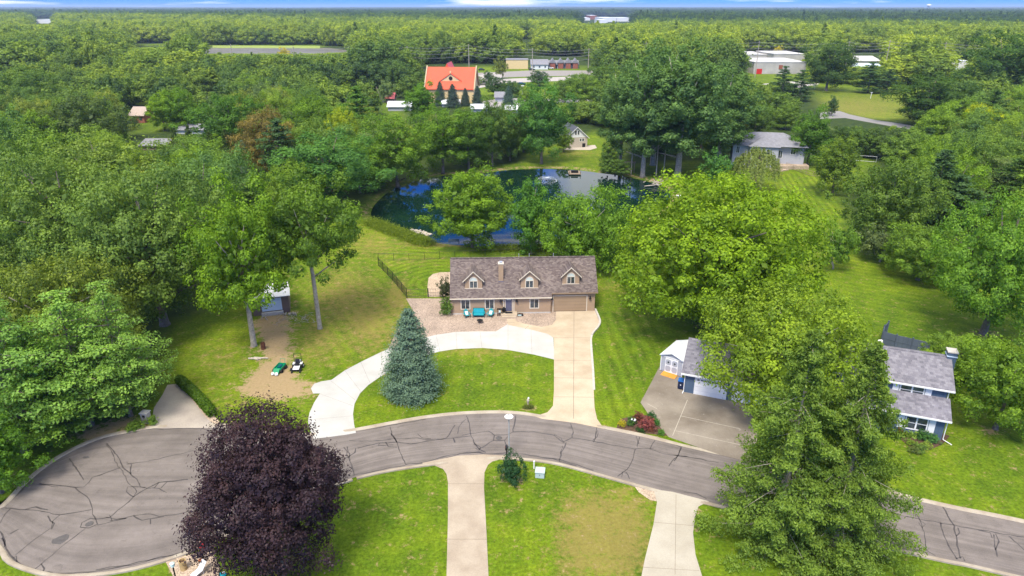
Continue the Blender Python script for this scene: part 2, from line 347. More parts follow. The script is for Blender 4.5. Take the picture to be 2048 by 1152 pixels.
dd = GY * CS + CH * SN; dd = np.maximum(dd, 1); PXX = 1024 + F * GX / dd; PYY = 576 - F * (GY * SN - CH * CS) / dd
def ell(cx, cy, rx, ry, a, p=2): return a * np.exp(-(np.abs((PXX - cx) / rx) ** p + np.abs((PYY - cy) / ry) ** p))
def zone(poly, soft=1.2):
    wp = [(p.x, p.y) for p in px2w(poly)]; i_ = inpoly(GX, GY, wp); d_ = distpoly(GX, GY, wp); return np.clip(.5 + np.where(i_, d_, -d_) / (2 * soft), 0, 1)
dry = np.zeros(GX.shape)
for e in [(1208, 1072, 100, 92, .9, 4), (1250, 985, 45, 22, .55), (1130, 1120, 60, 40, .35), (735, 640, 65, 75, .8), (690, 600, 90, 75, .68), (640, 680, 60, 60, .62), (440, 720, 60, 40, .42), (480, 790, 80, 30, .35), (795, 600, 28, 45, .85), (600, 780, 80, 25, .5), (960, 703, 90, 9, .65),
          (860, 487, 65, 8, .95), (745, 490, 60, 30, .55), (820, 520, 90, 14, .35), (1225, 575, 40, 15, .4), (1150, 306, 50, 8, .5), (585, 1125, 60, 30, .35), (720, 560, 60, 35, .3), (1270, 640, 60, 30, .15),
          (1090, 620, 20, 20, .5), (1010, 1010, 25, 60, .12), (1190, 900, 60, 8, .25), (470, 760, 60, 40, .2), (1880, 820, 50, 20, .2), (640, 560, 35, 20, .3), (1710, 215, 130, 30, .55), (740, 1000, 90, 60, .06)]: dry = np.maximum(dry, ell(*e))
dirt = np.zeros(GX.shape)
dirt = np.maximum(dirt, zone([(520, 632), (575, 628), (580, 680), (583, 730), (600, 765), (628, 790), (560, 800), (480, 790), (500, 750), (530, 720), (525, 680), (505, 650)], 1.0) * .8)
for e in [(555, 775, 70, 20, .9), (205, 868, 60, 12, .9), (250, 848, 50, 12, .8), (585, 690, 12, 90, .25), (512, 700, 22, 8, .4), (560, 1128, 40, 14, .5), (1023, 962, 36, 16, .35), (1335, 365, 30, 10, .8), (1063, 815, 8, 4, .8), (1418, 655, 40, 10, .3), (1966, 668, 30, 8, .5), (1981, 860, 22, 7, .6), (1400, 1040, 10, 30, .3)]: dirt = np.maximum(dirt, ell(*e))
dirt = np.maximum(dirt, np.clip(1 - np.abs(sdp - .6) / 1.0, 0, 1) * .55)
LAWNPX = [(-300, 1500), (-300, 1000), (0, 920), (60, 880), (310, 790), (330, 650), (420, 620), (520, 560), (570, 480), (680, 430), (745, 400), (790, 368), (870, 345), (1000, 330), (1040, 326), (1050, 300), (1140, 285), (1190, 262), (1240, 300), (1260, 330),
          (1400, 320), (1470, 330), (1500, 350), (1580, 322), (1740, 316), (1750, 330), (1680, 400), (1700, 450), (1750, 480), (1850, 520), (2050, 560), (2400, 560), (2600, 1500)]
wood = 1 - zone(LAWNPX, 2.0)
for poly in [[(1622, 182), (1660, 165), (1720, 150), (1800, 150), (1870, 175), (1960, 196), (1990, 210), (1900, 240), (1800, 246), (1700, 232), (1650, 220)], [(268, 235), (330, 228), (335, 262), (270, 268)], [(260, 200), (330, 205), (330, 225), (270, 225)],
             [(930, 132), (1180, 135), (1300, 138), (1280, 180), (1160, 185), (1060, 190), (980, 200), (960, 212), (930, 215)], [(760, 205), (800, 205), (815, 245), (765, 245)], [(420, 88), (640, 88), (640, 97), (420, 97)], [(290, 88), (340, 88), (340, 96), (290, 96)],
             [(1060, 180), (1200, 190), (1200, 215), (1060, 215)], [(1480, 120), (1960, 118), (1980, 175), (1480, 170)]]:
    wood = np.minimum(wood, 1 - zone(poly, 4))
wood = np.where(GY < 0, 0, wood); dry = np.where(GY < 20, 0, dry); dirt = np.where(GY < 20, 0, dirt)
# mowing stripes: phase in metres across the passes, strength
ph = GX * 1.0; pa = np.full(GX.shape, .13)
def setph(poly, val, amp, soft=1.5):
    global ph, pa
    z_ = zone(poly, soft); ph = np.where(z_ > .5, val, ph); pa = np.where(z_ > .5, amp * (2 * z_ - 1), pa * (1 - 2 * z_).clip(0, 1))
c0 = at(872, 566)
setph([(757, 500), (905, 500), (905, 600), (815, 594), (757, 530)], np.hypot((GX - c0.x) * 1.1, GY - c0.y), .8)
setph([(640, 470), (905, 485), (905, 512), (757, 520), (640, 520)], GY * .8 + GX * .12, .6)
a_, b_ = at(1600, 480), at(1548, 385); dr = (b_ - a_).normalized()
setph([(1540, 350), (1700, 330), (1690, 420), (1700, 480), (1560, 500)], (GX - a_.x) * dr.y - (GY - a_.y) * dr.x, .6)
setph([(560, 520), (757, 530), (815, 600), (770, 690), (640, 760), (600, 700)], (GX * .85 + GY * .5), .5)
setph([(1192, 620), (1330, 600), (1330, 720), (1285, 800), (1240, 850), (1192, 840)], GX * 1.0 + .05 * GY, .7)
setph([(1640, 480), (1900, 520), (1860, 690), (1700, 640)], GX * .5 + GY * .8, .35)
me = bpy.data.meshes.new('ground'); ny, nx = GX.shape
V = np.stack([GX, GY, GZ], -1).reshape(-1, 3); ii = np.arange(ny * nx).reshape(ny, nx)
Q = np.stack([ii[:-1, :-1], ii[:-1, 1:], ii[1:, 1:], ii[1:, :-1]], -1).reshape(-1, 4)
def fastmesh(me, V, Q, k=4):
    me.vertices.add(len(V)); me.vertices.foreach_set('co', V.astype(np.float32).ravel())
    me.loops.add(Q.size); me.loops.foreach_set('vertex_index', Q.astype(np.int32).ravel())
    me.polygons.add(len(Q)); me.polygons.foreach_set('loop_start', np.arange(0, Q.size, k, dtype=np.int32)); me.update(calc_edges=True)
fastmesh(me, V, Q); me.polygons.foreach_set('use_smooth', [True] * len(Q))
ca = me.attributes.new('gz', 'FLOAT_COLOR', 'POINT'); ca.data.foreach_set('color', np.stack([dry, dirt, wood, np.ones_like(dry)], -1).astype(np.float32).ravel())
ca = me.attributes.new('mow', 'FLOAT_COLOR', 'POINT'); ca.data.foreach_set('color', np.stack([ph, pa, np.clip(1 - np.abs(sdp - 1.2) / 2.2, 0, 1), np.ones_like(dry)], -1).astype(np.float32).ravel())
m, t, b = newmat('ground_grass'); v = coords(t)
g = N(t, 'ShaderNodeAttribute', attribute_name='gz'); s1 = N(t, 'ShaderNodeSeparateColor'); t.links.new(g.outputs['Color'], s1.inputs[0])
g2 = N(t, 'ShaderNodeAttribute', attribute_name='mow'); s2 = N(t, 'ShaderNodeSeparateColor'); t.links.new(g2.outputs['Color'], s2.inputs[0])
nL = noise(t, v, .045, 4, .6); nM = noise(t, v, .35, 5, .65); nF = noise(t, v, 3.2, 5, .75)
grass = ramp(t, math_(t, 'ADD', math_(t, 'MULTIPLY', nL, .5), math_(t, 'MULTIPLY', nM, .5)), [(.36, (.054, .104, .006)), (.5, (.098, .158, .007)), (.64, (.158, .210, .010))])
grass = mixc(t, 1, grass, ramp(t, nF, [(.30, .45), (.52, 1.0), (.74, 1.6)]), 'MULTIPLY')
sn_ = math_(t, 'SINE', math_(t, 'ADD', math_(t, 'MULTIPLY', s2.outputs[0], 4.2), math_(t, 'MULTIPLY', nM, 3.0)))
stp = math_(t, 'ADD', 1.0, math_(t, 'MULTIPLY', math_(t, 'MULTIPLY', sn_, s2.outputs[1]), math_(t, 'MULTIPLY', nL, .55)))
grass = mixc(t, 1, grass, stp, 'MULTIPLY')
dn = noise(t, v, .9, 6, .75); dn2 = noise(t, v, 3.0, 5, .8); dm = math_(t, 'SUBTRACT', math_(t, 'ADD', s1.outputs[0], math_(t, 'ADD', math_(t, 'MULTIPLY', dn, 2.6), math_(t, 'MULTIPLY', dn2, 1.6))), 2.03)
dryc = mixc(t, nF, (.15, .120, .030), (.31, .225, .075))
c = mixc(t, ramp(t, dm, [(.22, 0), (.85, .72)]), grass, dryc)
m3 = math_(t, 'SUBTRACT', math_(t, 'ADD', s1.outputs[1], math_(t, 'ADD', math_(t, 'MULTIPLY', dn, 2.4), math_(t, 'MULTIPLY', dn2, 1.4))), 1.88)
c = mixc(t, ramp(t, m3, [(.25, 0), (.55, 1)]), c, mixc(t, nF, (.20, .14, .065), (.40, .30, .17)))
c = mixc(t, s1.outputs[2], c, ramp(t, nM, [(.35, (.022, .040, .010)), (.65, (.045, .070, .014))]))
t.links.new(c, b.inputs['Base Color']); b.inputs['Roughness'].default_value = .95; b.inputs['Specular IOR Level'].default_value = .1
bump(t, b, noise(t, v, 6, 4, .8), .7, .06)
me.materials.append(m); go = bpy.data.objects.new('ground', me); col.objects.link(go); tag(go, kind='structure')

def sheet(name, poly, z, m, parent=None, kind='structure'):
    o = MB().face([(p[0], p[1], z) for p in poly]).build(name, m, parent)
    if kind: tag(o, kind=kind)
    return o
def solidsheet(name, poly, z0, h, m, **kw):
    o = MB().solid([(p[0], p[1], z0) for p in poly], (0, 0, h)).build(name, m); tag(o, kind='structure'); return o
# pond water, river
wp = [(p.x, p.y) for p in POND]; cxp = sum(p[0] for p in wp) / len(wp); cyp = sum(p[1] for p in wp) / len(wp)
sheet('pond_water', [(cxp + (x - cxp) * 1.03, cyp + (y - cyp) * 1.03) for x, y in wp], -.5, M['water'])
sheet('river_water', px2w([(395, 96), (660, 96), (720, 104), (660, 118), (390, 118)]), .05, M['river'])
# road
up = px2w([(2048, 1047), (1929, 1023), (1861, 1008), (1803, 994), (1620, 948), (1440, 910), (1374, 895), (1290, 875), (1238, 864), (1187, 853), (1136, 841), (1084, 835), (1033, 828.5), (982, 827), (913, 830), (845, 838), (777, 850), (710, 862), (600, 872), (500, 866), (468, 859)])
up = [Vector((95, 25)), Vector((60, 38.5))] + up
cc_ = Vector((-34.6, 50.0))
lo = px2w([(712, 954), (777, 939), (866, 926), (968, 914), (1016, 915), (1067, 918), (1119, 926), (1187, 944), (1255, 963), (1307, 977), (1374, 994), (1416, 1004), (1600, 1050), (1816, 1102), (1895, 1120), (1981, 1138)]) + [Vector((55, 33.2)), Vector((92, 18))]
cul = px2w([(445, 853), (376, 852), (304, 857), (256, 866), (205, 877), (154, 898), (103, 927), (54, 967), (10, 1013)]) + [Vector((-44.9, 46.0))] + px2w([(8, 1096), (24, 1120), (72, 1139), (120, 1148), (191, 1146), (260, 1136), (328, 1118), (390, 1095), (520, 1040), (640, 980)])
edgeU = catmull(up, 5); edgeC = catmull([up[-1]] + cul + [lo[0]], 5)[1:-1]; edgeL = catmull(lo, 5)
road = edgeU + edgeC + edgeL
rm = bpy.data.meshes.new('road'); 
# road as a strip mesh so that wear can run along it
import bisect
def resample(pl, n):
    L_ = [0]
    for a, c_ in zip(pl, pl[1:]): L_.append(L_[-1] + (c_ - a).length)
    out = []
    for i in range(n):
        s_ = L_[-1] * i / (n - 1); k = min(max(bisect.bisect_right(L_, s_) - 1, 0), len(pl) - 2); f_ = (s_ - L_[k]) / max(L_[k + 1] - L_[k], 1e-6); out.append(pl[k].lerp(pl[k + 1], f_))
    return out
tip = cul.index(Vector((-44.9, 46.0))) if False else 0
full = edgeU + edgeC; split = min(range(len(edgeC)), key=lambda i: (edgeC[i] - Vector((-45.0, 49.5))).length)
A = resample(edgeU + edgeC[:split + 1], 240); B = resample((edgeC[split:] + edgeL)[::-1], 240)
rows = 9; vs = []; at2 = []
for i in range(240):
    for j in range(rows): p = A[i].lerp(B[i], j / (rows - 1)); vs.append((p.x, p.y, .008)); at2.append((i * .6, 8.0 * j / (rows - 1), 0))
qs = [(i * rows + j, i * rows + j + 1, (i + 1) * rows + j + 1, (i + 1) * rows + j) for i in range(239) for j in range(rows - 1)]
rm.from_pydata(vs, [], qs); rm.update(); ra = rm.attributes.new('along', 'FLOAT_VECTOR', 'POINT'); ra.data.foreach_set('vector', np.array(at2, np.float32).ravel()); rm.materials.append(M['asphalt'])
ro = bpy.data.objects.new('road', rm); col.objects.link(ro); tag(ro, kind='structure')
# sealed cracks
CR = [P1(x) for x in [[(150,612),(250,618),(340,632)],[(230,612),(330,622),(440,635),(490,632),(520,605),(540,575),(630,545),(700,520)],[(440,635),(465,660),(510,690),(535,740),(540,790),(560,820)],[(30,755),(150,765),(250,775),(350,795)],
  [(150,762),(210,748),(280,765)],[(350,795),(450,780),(535,765)],[(350,795),(310,830),(300,870),(200,940),(90,1030)],[(280,800),(295,830),(318,845),(300,880)],[(560,820),(570,850),(520,872),(470,868),(480,840),(530,815),(560,820)],[(500,875),(400,950),(200,1115)],[(570,855),(740,815)],
  [(560,820),(640,810),(660,795),(720,745),(780,690),(860,640),(930,605),(980,600),(1100,588)],[(780,690),(740,660),(745,632),(790,630),(850,635)],[(620,380),(655,430),(670,480),(705,525),(735,570),(750,610),(790,640),(800,660),(780,690)],[(625,375),(700,470),(720,520),(760,550),(770,565),(800,585),(820,630),(860,640)],[(740,490),(770,500),(765,555)],
  [(740,500),(850,485),(1000,450),(1180,410)],[(405,465),(450,530),(490,590)],[(640,830),(720,815),(780,800),(880,790),(930,805),(1020,795),(1100,775),(1220,755)],[(860,640),(930,640),(975,665)],[(780,800),(830,827),(900,815),(960,805)],[(880,820),(880,850)],[(640,795),(655,830)],[(620,810),(680,820),(740,815)],
  [(200,1115),(250,1130),(350,1137),(430,1136),(560,1125),(660,1108),(760,1085),(860,1062),(950,1045),(1060,1015),(1140,985)],[(560,1118),(640,1100),(760,1092),(850,1070),(940,1040),(1020,1030)],[(0,890),(20,930),(30,970),(60,1030),(100,1070),(180,1110)],[(10,930),(30,975),(15,990)],[(75,1050),(95,1035),(100,1070)],[(60,905),(110,878)],[(0,845),(30,790),(60,760)],[(240,1080),(260,1110),(250,1130)],
  [(890,290),(960,298),(1050,290),(1180,290),(1290,310),(1370,330)],[(700,320),(800,300),(890,292)],[(1180,290),(1215,275),(1270,300)],[(930,605),(900,640)],[(980,600),(940,640)]]]
CR += [P2(x) for x in [[(40,400),(60,425),(55,450),(70,460)],[(60,395),(75,440),(70,460),(85,500),(100,565)],[(310,280),(320,330),(350,370),(362,410),(380,450),(400,500)],[(315,320),(340,350),(350,370)],[(70,360),(200,365),(330,350),(470,345),(540,355),(640,350),(780,335)],[(120,405),(240,375),(350,370),(430,380),(560,360),(640,345),(665,310),(690,270)],
  [(285,370),(300,395),(350,400)],[(470,320),(500,345),(550,350)],[(755,215),(775,260),(780,320),(800,370),(830,410),(870,430)],[(755,235),(720,270),(705,320)],[(730,330),(780,320),(885,305),(920,330),(915,360),(830,410)],[(920,330),(1000,325),(1030,310),(1045,215)],[(915,360),(980,360),(1000,410)],[(980,360),(1000,335)],[(800,380),(840,400),(830,418),(810,405)],
  [(400,500),(500,490),(620,455),(700,440),(800,430),(900,440),(1000,430),(1100,440),(1200,460),(1300,470),(1400,500),(1500,535)],[(640,460),(760,430),(860,428)],[(680,345),(690,372)],[(1030,310),(1150,308),(1270,330),(1320,370),(1370,345),(1500,365),(1740,410),(1850,405)],[(1270,325),(1310,345),(1330,375)],[(1340,370),(1325,410),(1310,430),(1300,485)],[(1320,390),(1308,440)],
  [(1520,280),(1510,350),(1500,370)],[(1525,300),(1520,340),(1495,360)],[(1365,260),(1380,300),(1375,345)],[(1745,410),(1730,470),(1710,510),(1680,540),(1640,570)],[(1670,545),(1665,575)],[(1690,545),(1710,585)],[(1770,340),(1755,400)],[(1750,335),(1765,380)],[(1860,360),(1830,410),(1920,440),(2047,455)],[(1985,385),(2015,395),(2000,440),(1960,480),(1940,510)],
  [(110,295),(250,285),(320,270),(450,250),(520,235)],[(100,560),(200,545),(300,520),(400,505)],[(1200,462),(1260,465),(1300,480),(1400,508)],[(250,375),(240,390),(330,385)],[(0,460),(60,460),(105,430),(110,405)]]]
CR += [P3(x) for x in [[(1380,700),(1400,760),(1440,830),(1465,920),(1475,1000)],[(1430,820),(1470,850),(1450,870),(1430,840)],[(1565,740),(1600,800),(1640,860),(1655,950),(1675,1050)],[(1660,870),(1670,900),(1650,920)],[(1560,840),(1580,920),(1620,1000),(1655,1055)],[(1360,805),(1600,850),(1800,885),(2047,925)],[(1870,910),(1875,980),(1890,1040)],[(1880,905),(1900,950),(1880,1000)],[(1960,920),(2047,1000)],[(1370,1000),(1480,1005),(1530,1035)],
  [(1650,1050),(1690,1040),(1700,1065)],[(1780,885),(1850,900),(1860,930)],[(10,385),(40,400),(20,450),(0,480)],[(0,445),(100,460),(260,490)],[(60,660),(130,670),(190,700)],[(300,500),(500,560),(800,640),(1100,740),(1370,808)],[(600,560),(640,640),(700,760)]]]
mb = MB(); rr = random.Random(3)
for pl in CR:
    w_ = [Vector(at(x, y).to_2d()) for x, y in pl]; q = []
    for a, c_ in zip(w_, w_[1:]):
        k = max(1, int((c_ - a).length / .45)); nrm = Vector((-(c_ - a).y, (c_ - a).x)).normalized() if (c_ - a).length > 0 else Vector((0, 1))
        for j in range(k): q.append(a.lerp(c_, j / k) + nrm * rr.uniform(-.07, .07) * (j > 0))
    q.append(w_[-1]); wd = rr.uniform(.03, .055); b0 = len(mb.v)
    for i, p in enumerate(q):
        d_ = (q[min(i + 1, len(q) - 1)] - q[max(i - 1, 0)]); d_ = d_.normalized() if d_.length else Vector((1, 0)); nn = Vector((-d_.y, d_.x)) * wd * rr.uniform(.6, 1.5)
        mb.v += [(p.x + nn.x, p.y + nn.y, .0135), (p.x - nn.x, p.y - nn.y, .0135)]
    for i in range(len(q) - 1): mb.f.append((b0 + 2 * i, b0 + 2 * i + 1, b0 + 2 * i + 3, b0 + 2 * i + 2))
mb.build('crack_sealant', M['tar'], ro)
M['patch'] = mat('asphalt_patch', (.085, .078, .075), .8, .2, 4)
for (px_, py_, rx, ry) in [(123, 1079, .75, .6), (172, 915, .35, .25)]:
    p = at(px_, py_); q = [(p.x + rx * math.cos(k * .52) * rr.uniform(.6, 1.1), p.y + ry * math.sin(k * .52) * rr.uniform(.6, 1.1), .0125) for k in range(12)]
    MB().face(q).build('asphalt_patch', M['patch'], ro)
for px_, py_, lb in [(179, 1048, 'round iron manhole cover in the cul-de-sac among the sealed cracks'), (998, 876, 'round iron manhole cover in the street left of the street lamp')]:
    p = at(px_, py_); o = MB().disc((p.x, p.y, .010), .32, 24, h=.012).build('manhole_cover', M['patch']); tag(o, lb, 'manhole cover', 'manhole covers in the street'); MB().lathe((p.x, p.y, .023), [(.26, 0), (.26, .006)], 20).build('raised_disc', M['patch'], o)
# curb: rolled concrete, dropping where drives cross
def dropf(p):
    x, y = proj(p.x, p.y)
    for x0, x1, y0, y1 in [(612, 712, 820, 900), (1080, 1206, 815, 870), (1335, 1520, 860, 960), (870, 995, 900, 960), (1300, 1422, 970, 1030), (306, 430, 835, 870)]:
        if x0 < x < x1 and y0 < y < y1: return .15
    return 1.0
def curb(pl, sgn, name):
    mb = MB(); pl = resample(pl, max(20, int(sum((a - c_).length for a, c_ in zip(pl, pl[1:])) / .8))); prof = [(-.02, .0), (.06, .09), (.20, .12), (.42, .125), (.44, -.05)]; n = len(prof)
    sm = [dropf(p) for p in pl]; sm = [sum(sm[max(0, i - 1):i + 2]) / len(sm[max(0, i - 1):i + 2]) for i in range(len(sm))]
    for i, p in enumerate(pl):
        d_ = (pl[min(i + 1, len(pl) - 1)] - pl[max(i - 1, 0)]).normalized(); nn = Vector((-d_.y, d_.x)) * sgn
        for o_, z_ in prof: q = p + nn * o_; mb.v.append((q.x, q.y, max(z_ * sm[i], .019) if z_ > -.01 else z_))
    for i in range(len(pl) - 1):
        for k in range(n - 1): mb.f.append((i * n + k, i * n + k + 1, (i + 1) * n + k + 1, (i + 1) * n + k))
    o = mb.build(name, M['curb']); tag(o, kind='structure'); return o
curb(edgeU + edgeC[:], -1, 'curb'); curb(edgeL, -1, 'curb')
# ------------------------------------------------------------------ drives, walks, gravel
def drive(name, pix, m, z=.012, n=4, smooth=True):
    pts = px2w(pix); pts = catmull(pts, n, True) if smooth else pts
    return solidsheet(name, [(p.x, p.y) for p in pts], -.05, z + .05, m)
def lines(name, segs, m, wd, z, parent):
    mb = MB()
    for (a, c_) in segs:
        a, c_ = at(*a).to_2d(), at(*c_).to_2d(); d_ = (c_ - a).normalized(); nn = Vector((-d_.y, d_.x)) * wd
        mb.face([(a.x - nn.x, a.y - nn.y, z), (c_.x - nn.x, c_.y - nn.y, z), (c_.x + nn.x, c_.y + nn.y, z), (a.x + nn.x, a.y + nn.y, z)])
    return mb.build(name, m, parent)
g1 = drive('gravel_bed', [(812, 597), (902, 597), (902, 590), (1112, 592), (1112, 640), (1108, 652), (1084, 655), (1050, 650), (1020, 655), (992, 666), (930, 667), (872, 673), (800, 690), (775, 700), (795, 660), (826, 622)], M['gravel'], .02, smooth=False)
g2 = drive('gravel_bed', [(855, 594), (855, 572), (857, 556), (866, 548), (880, 545), (930, 543), (930, 594)], M['gravel2'], .024, smooth=False)
d1 = drive('driveway', [(1112, 616), (1189, 618), (1199, 642), (1196, 652), (1183, 670), (1180, 680), (1183, 720), (1187, 773), (1189, 815), (1194, 838), (1208, 858), (1150, 846), (1084, 838), (1070, 833), (1095, 825), (1106, 812), (1108, 780), (1108, 676), (1095, 668), (1060, 659), (1016, 650), (1014, 638), (1030, 638), (1033, 643), (1050, 648), (1084, 654), (1104, 650), (1112, 640)], M['beige_conc'], .032, smooth=False)
lines('joint', [((1108, 721), (1184, 721)), ((1108, 676), (1182, 676)), ((1108, 794), (1188, 795)), ((1148, 622), (1147, 838)), ((1030, 645), (1014, 645)), ((1058, 652), (1050, 658)), ((1108, 756), (1186, 757))], M['joint'], .028, .0365, d1)
wd = [(640, 787), (626, 787), (622, 777), (628, 768), (643, 763), (663, 760), (690, 741), (722, 724), (763, 704), (815, 684), (872, 670), (913, 664), (960, 663), (992, 663), (1016, 648), (1060, 658), (1095, 667), (1107, 676), (1108, 700), (1108, 719), (1067, 709), (1016, 700), (965, 696), (913, 698), (879, 703), (815, 722), (763, 752), (737, 770), (720, 787), (709, 808), (706, 828), (708, 848), (712, 866), (690, 870), (628, 878), (620, 860), (616, 843), (619, 826), (628, 806)]
d2 = drive('driveway', wd, M['white_conc'], .026, smooth=False)
lines('joint', [((872, 671), (880, 702)), ((960, 664), (964, 695)), ((1016, 650), (1016, 699)), ((763, 705), (765, 750)), ((690, 742), (722, 784)), ((640, 788), (706, 812)), ((617, 840), (706, 832)), ((912, 664), (914, 698)), ((1062, 660), (1064, 708)), ((815, 685), (818, 720)), ((722, 725), (740, 766)), ((662, 762), (710, 800))], M['joint'], .012, .0305, d2)
d3 = drive('driveway', [(893, 1600), (893, 1152), (896, 1032), (896, 965), (893, 948), (886, 938), (866, 930), (845, 932), (845, 926), (913, 912), (968, 909), (1016, 912), (1000, 919), (985, 923), (976, 930), (969, 945), (968, 975), (973, 1066), (977, 1152), (990, 1600)], M['near_conc'], .03, smooth=False)
lines('joint', [((896, 968), (969, 968)), ((894, 1079), (974, 1079)), ((866, 926), (880, 934)), ((893, 1185), (979, 1185))], M['joint'], .024, .0345, d3)
d4 = drive('driveway', [(1283, 1152), (1290, 1117), (1307, 1049), (1314, 1004), (1307, 979), (1345, 984), (1418, 1003), (1397, 1013), (1391, 1032), (1386, 1066), (1391, 1110), (1404, 1152), (1440, 1300), (1480, 1600), (1180, 1600)], M['pale_conc'], .03, smooth=False)
lines('joint', [((1308, 1045), (1388, 1052)), ((1352, 990), (1350, 1150)), ((1286, 1135), (1398, 1142))], M['joint'], .016, .0345, d4)
drive('gravel_bed', [(1264, 966), (1309, 979), (1316, 1003), (1300, 1000), (1278, 985)], M['gravel2'], .02, smooth=False)
d5 = drive('driveway', [(1318, 735), (1300, 770), (1281, 805), (1295, 826), (1316, 850), (1337, 874), (1440, 910), (1500, 925), (1520, 860), (1480, 790), (1370, 760), (1345, 738)], M['old_conc'], .03, smooth=False)
lines('joint', [((1375, 800), (1345, 872)), ((1295, 808), (1314, 818)), ((1351, 862), (1480, 890)), ((1360, 832), (1480, 858))], mat('pale_joint', (.40, .36, .30), .9, .1), .03, .0345, d5)
d6 = drive('driveway', [(300, 857), (304, 840), (308, 816), (325, 790), (335, 770), (355, 768), (362, 776), (386, 802), (410, 833), (424, 846), (445, 856), (376, 856)], M['left_conc'], .022, smooth=False)
sheet('dirt_verge', px2w([(355, 768), (372, 778), (400, 800), (425, 828), (445, 850), (424, 846), (410, 833), (386, 802), (362, 776)]), .014, M['gravel2'])
sheet('mulch_bed', px2w([(1232, 858), (1240, 838), (1262, 833), (1300, 830), (1312, 842), (1337, 872), (1290, 867)]), .016, M['soil'])
sheet('mulch_bed', px2w([(1785, 862), (1800, 846), (1840, 850), (1900, 872), (1886, 888), (1860, 900), (1830, 902), (1812, 888)]), .016, M['soil'])
sheet('far_road', px2w([(1640, 225), (1679, 222), (1700, 229), (1750, 240), (1800, 247), (1880, 262), (1880, 272), (1790, 254), (1740, 245), (1690, 236), (1640, 238)]), .02, mat('far_asphalt', (.22, .21, .20), .9, .1))
sheet('far_road', px2w([(930, 147), (1060, 141), (1180, 141), (1320, 138), (1320, 148), (1180, 151), (1060, 153), (930, 158)]), .02, mat('far_asphalt_pale', (.24, .22, .20), .9, .1))
sheet('parking_lot', px2w([(948, 152), (985, 146), (1010, 150), (1000, 158), (1180, 152), (1240, 150), (1230, 158), (1010, 166), (960, 176), (945, 170)]), .06, mat('far_lot', (.36, .33, .30), .9, .1))
sheet('parking_lot', px2w([(944, 205), (1010, 196), (1210, 200), (1240, 212), (1000, 218)]), .06, mat('far_lot_b', (.30, .28, .27), .9, .1))
sheet('parking_lot', px2w([(1470, 172), (1600, 162), (1640, 168), (1560, 182)]), .06, mat('far_lot_c', (.38, .36, .33), .9, .1))
sheet('river_bank', px2w([(425, 91), (640, 92), (640, 97), (425, 96)]), .12, mat('bank_grass', (.22, .28, .05), .95, .2, .2))
# edging along the drive
mb = MB(); ep = catmull([at(x, y).to_2d() for x, y in [(1190, 619), (1196, 632), (1200, 645), (1196, 655), (1186, 667), (1182, 678), (1183, 700), (1186, 740), (1188, 780)]], 6)
for i in range(len(ep) - 1):
    a, c_ = ep[i], ep[i + 1]; d_ = (c_ - a).normalized(); nn = Vector((-d_.y, d_.x)) * .13; c_ = a + (c_ - a) * .96; hh = .26 if i < 26 else .12
    mb.solid([(a.x + nn.x, a.y + nn.y, -.05), (c_.x + nn.x, c_.y + nn.y, -.05), (c_.x - nn.x, c_.y - nn.y, -.05), (a.x - nn.x, a.y - nn.y, -.05)], (0, 0, hh))
tag(mb.build('retaining_edge', M['concrete']), 'low curving concrete edging along the right side of the beige driveway', 'edging')

# ================================================================== BUILDINGS
def window(par, x, z, w_, h, y=0., trim=.11, arch=False, mull=1, tm='trim', horiz=False, gm='glass', d=.05, name='window', rz=0):
    """on a wall facing -y at local y; frame is the part, pane and mullions its pieces"""
    fr = MB(); x0, x1, z0, z1 = x - w_ / 2, x + w_ / 2, z - h / 2, z + h / 2
    fr.box(x0 - trim, x0, y - d, y, z0 - trim, z1 + (0 if arch else trim)); fr.box(x1, x1 + trim, y - d, y, z0 - trim, z1 + (0 if arch else trim)); fr.box(x0, x1, y - d, y, z0 - trim, z0)
    if not arch: fr.box(x0, x1, y - d, y, z1, z1 + trim)
    else:
        fr.box(x0, x1, y - d, y, z1 - .02, z1 + .05); n = 12; R, r = w_ / 2 + trim, w_ / 2; zc = z1 + .03
        for k in range(n):
            a0, a1 = math.pi * k / n, math.pi * (k + 1) / n
            fr.solid([(x + R * math.cos(a0), y - d, zc + R * math.sin(a0)), (x + R * math.cos(a1), y - d, zc + R * math.sin(a1)), (x + r * math.cos(a1), y - d, zc + r * math.sin(a1)), (x + r * math.cos(a0), y - d, zc + r * math.sin(a0))], (0, d, 0))
    o = fr.build(name, M[tm], par)
    MB().box(x0, x1, y - d * .45, y - .002, z0, z1).build('pane', M[gm], o)
    ml = MB()
    for k in range(mull): xm = x0 + w_ * (k + 1) / (mull + 1); ml.box(xm - .035, xm + .035, y - d * .8, y - d * .46, z0, z1)
    if horiz: ml.box(x0, x1, y - d * .75, y - d * .46, z - .03, z + .03)
    if mull or horiz: ml.build('mullion', M[tm], o)
    if arch:
        MB().solid([(x + (w_ / 2) * math.cos(math.pi * k / 12), y - d * .45, z1 + .05 + (w_ / 2) * .97 * math.sin(math.pi * k / 12)) for k in range(13)], (0, d * .44, 0)).build('arched_pane', M['paleglass'], o)
    return o
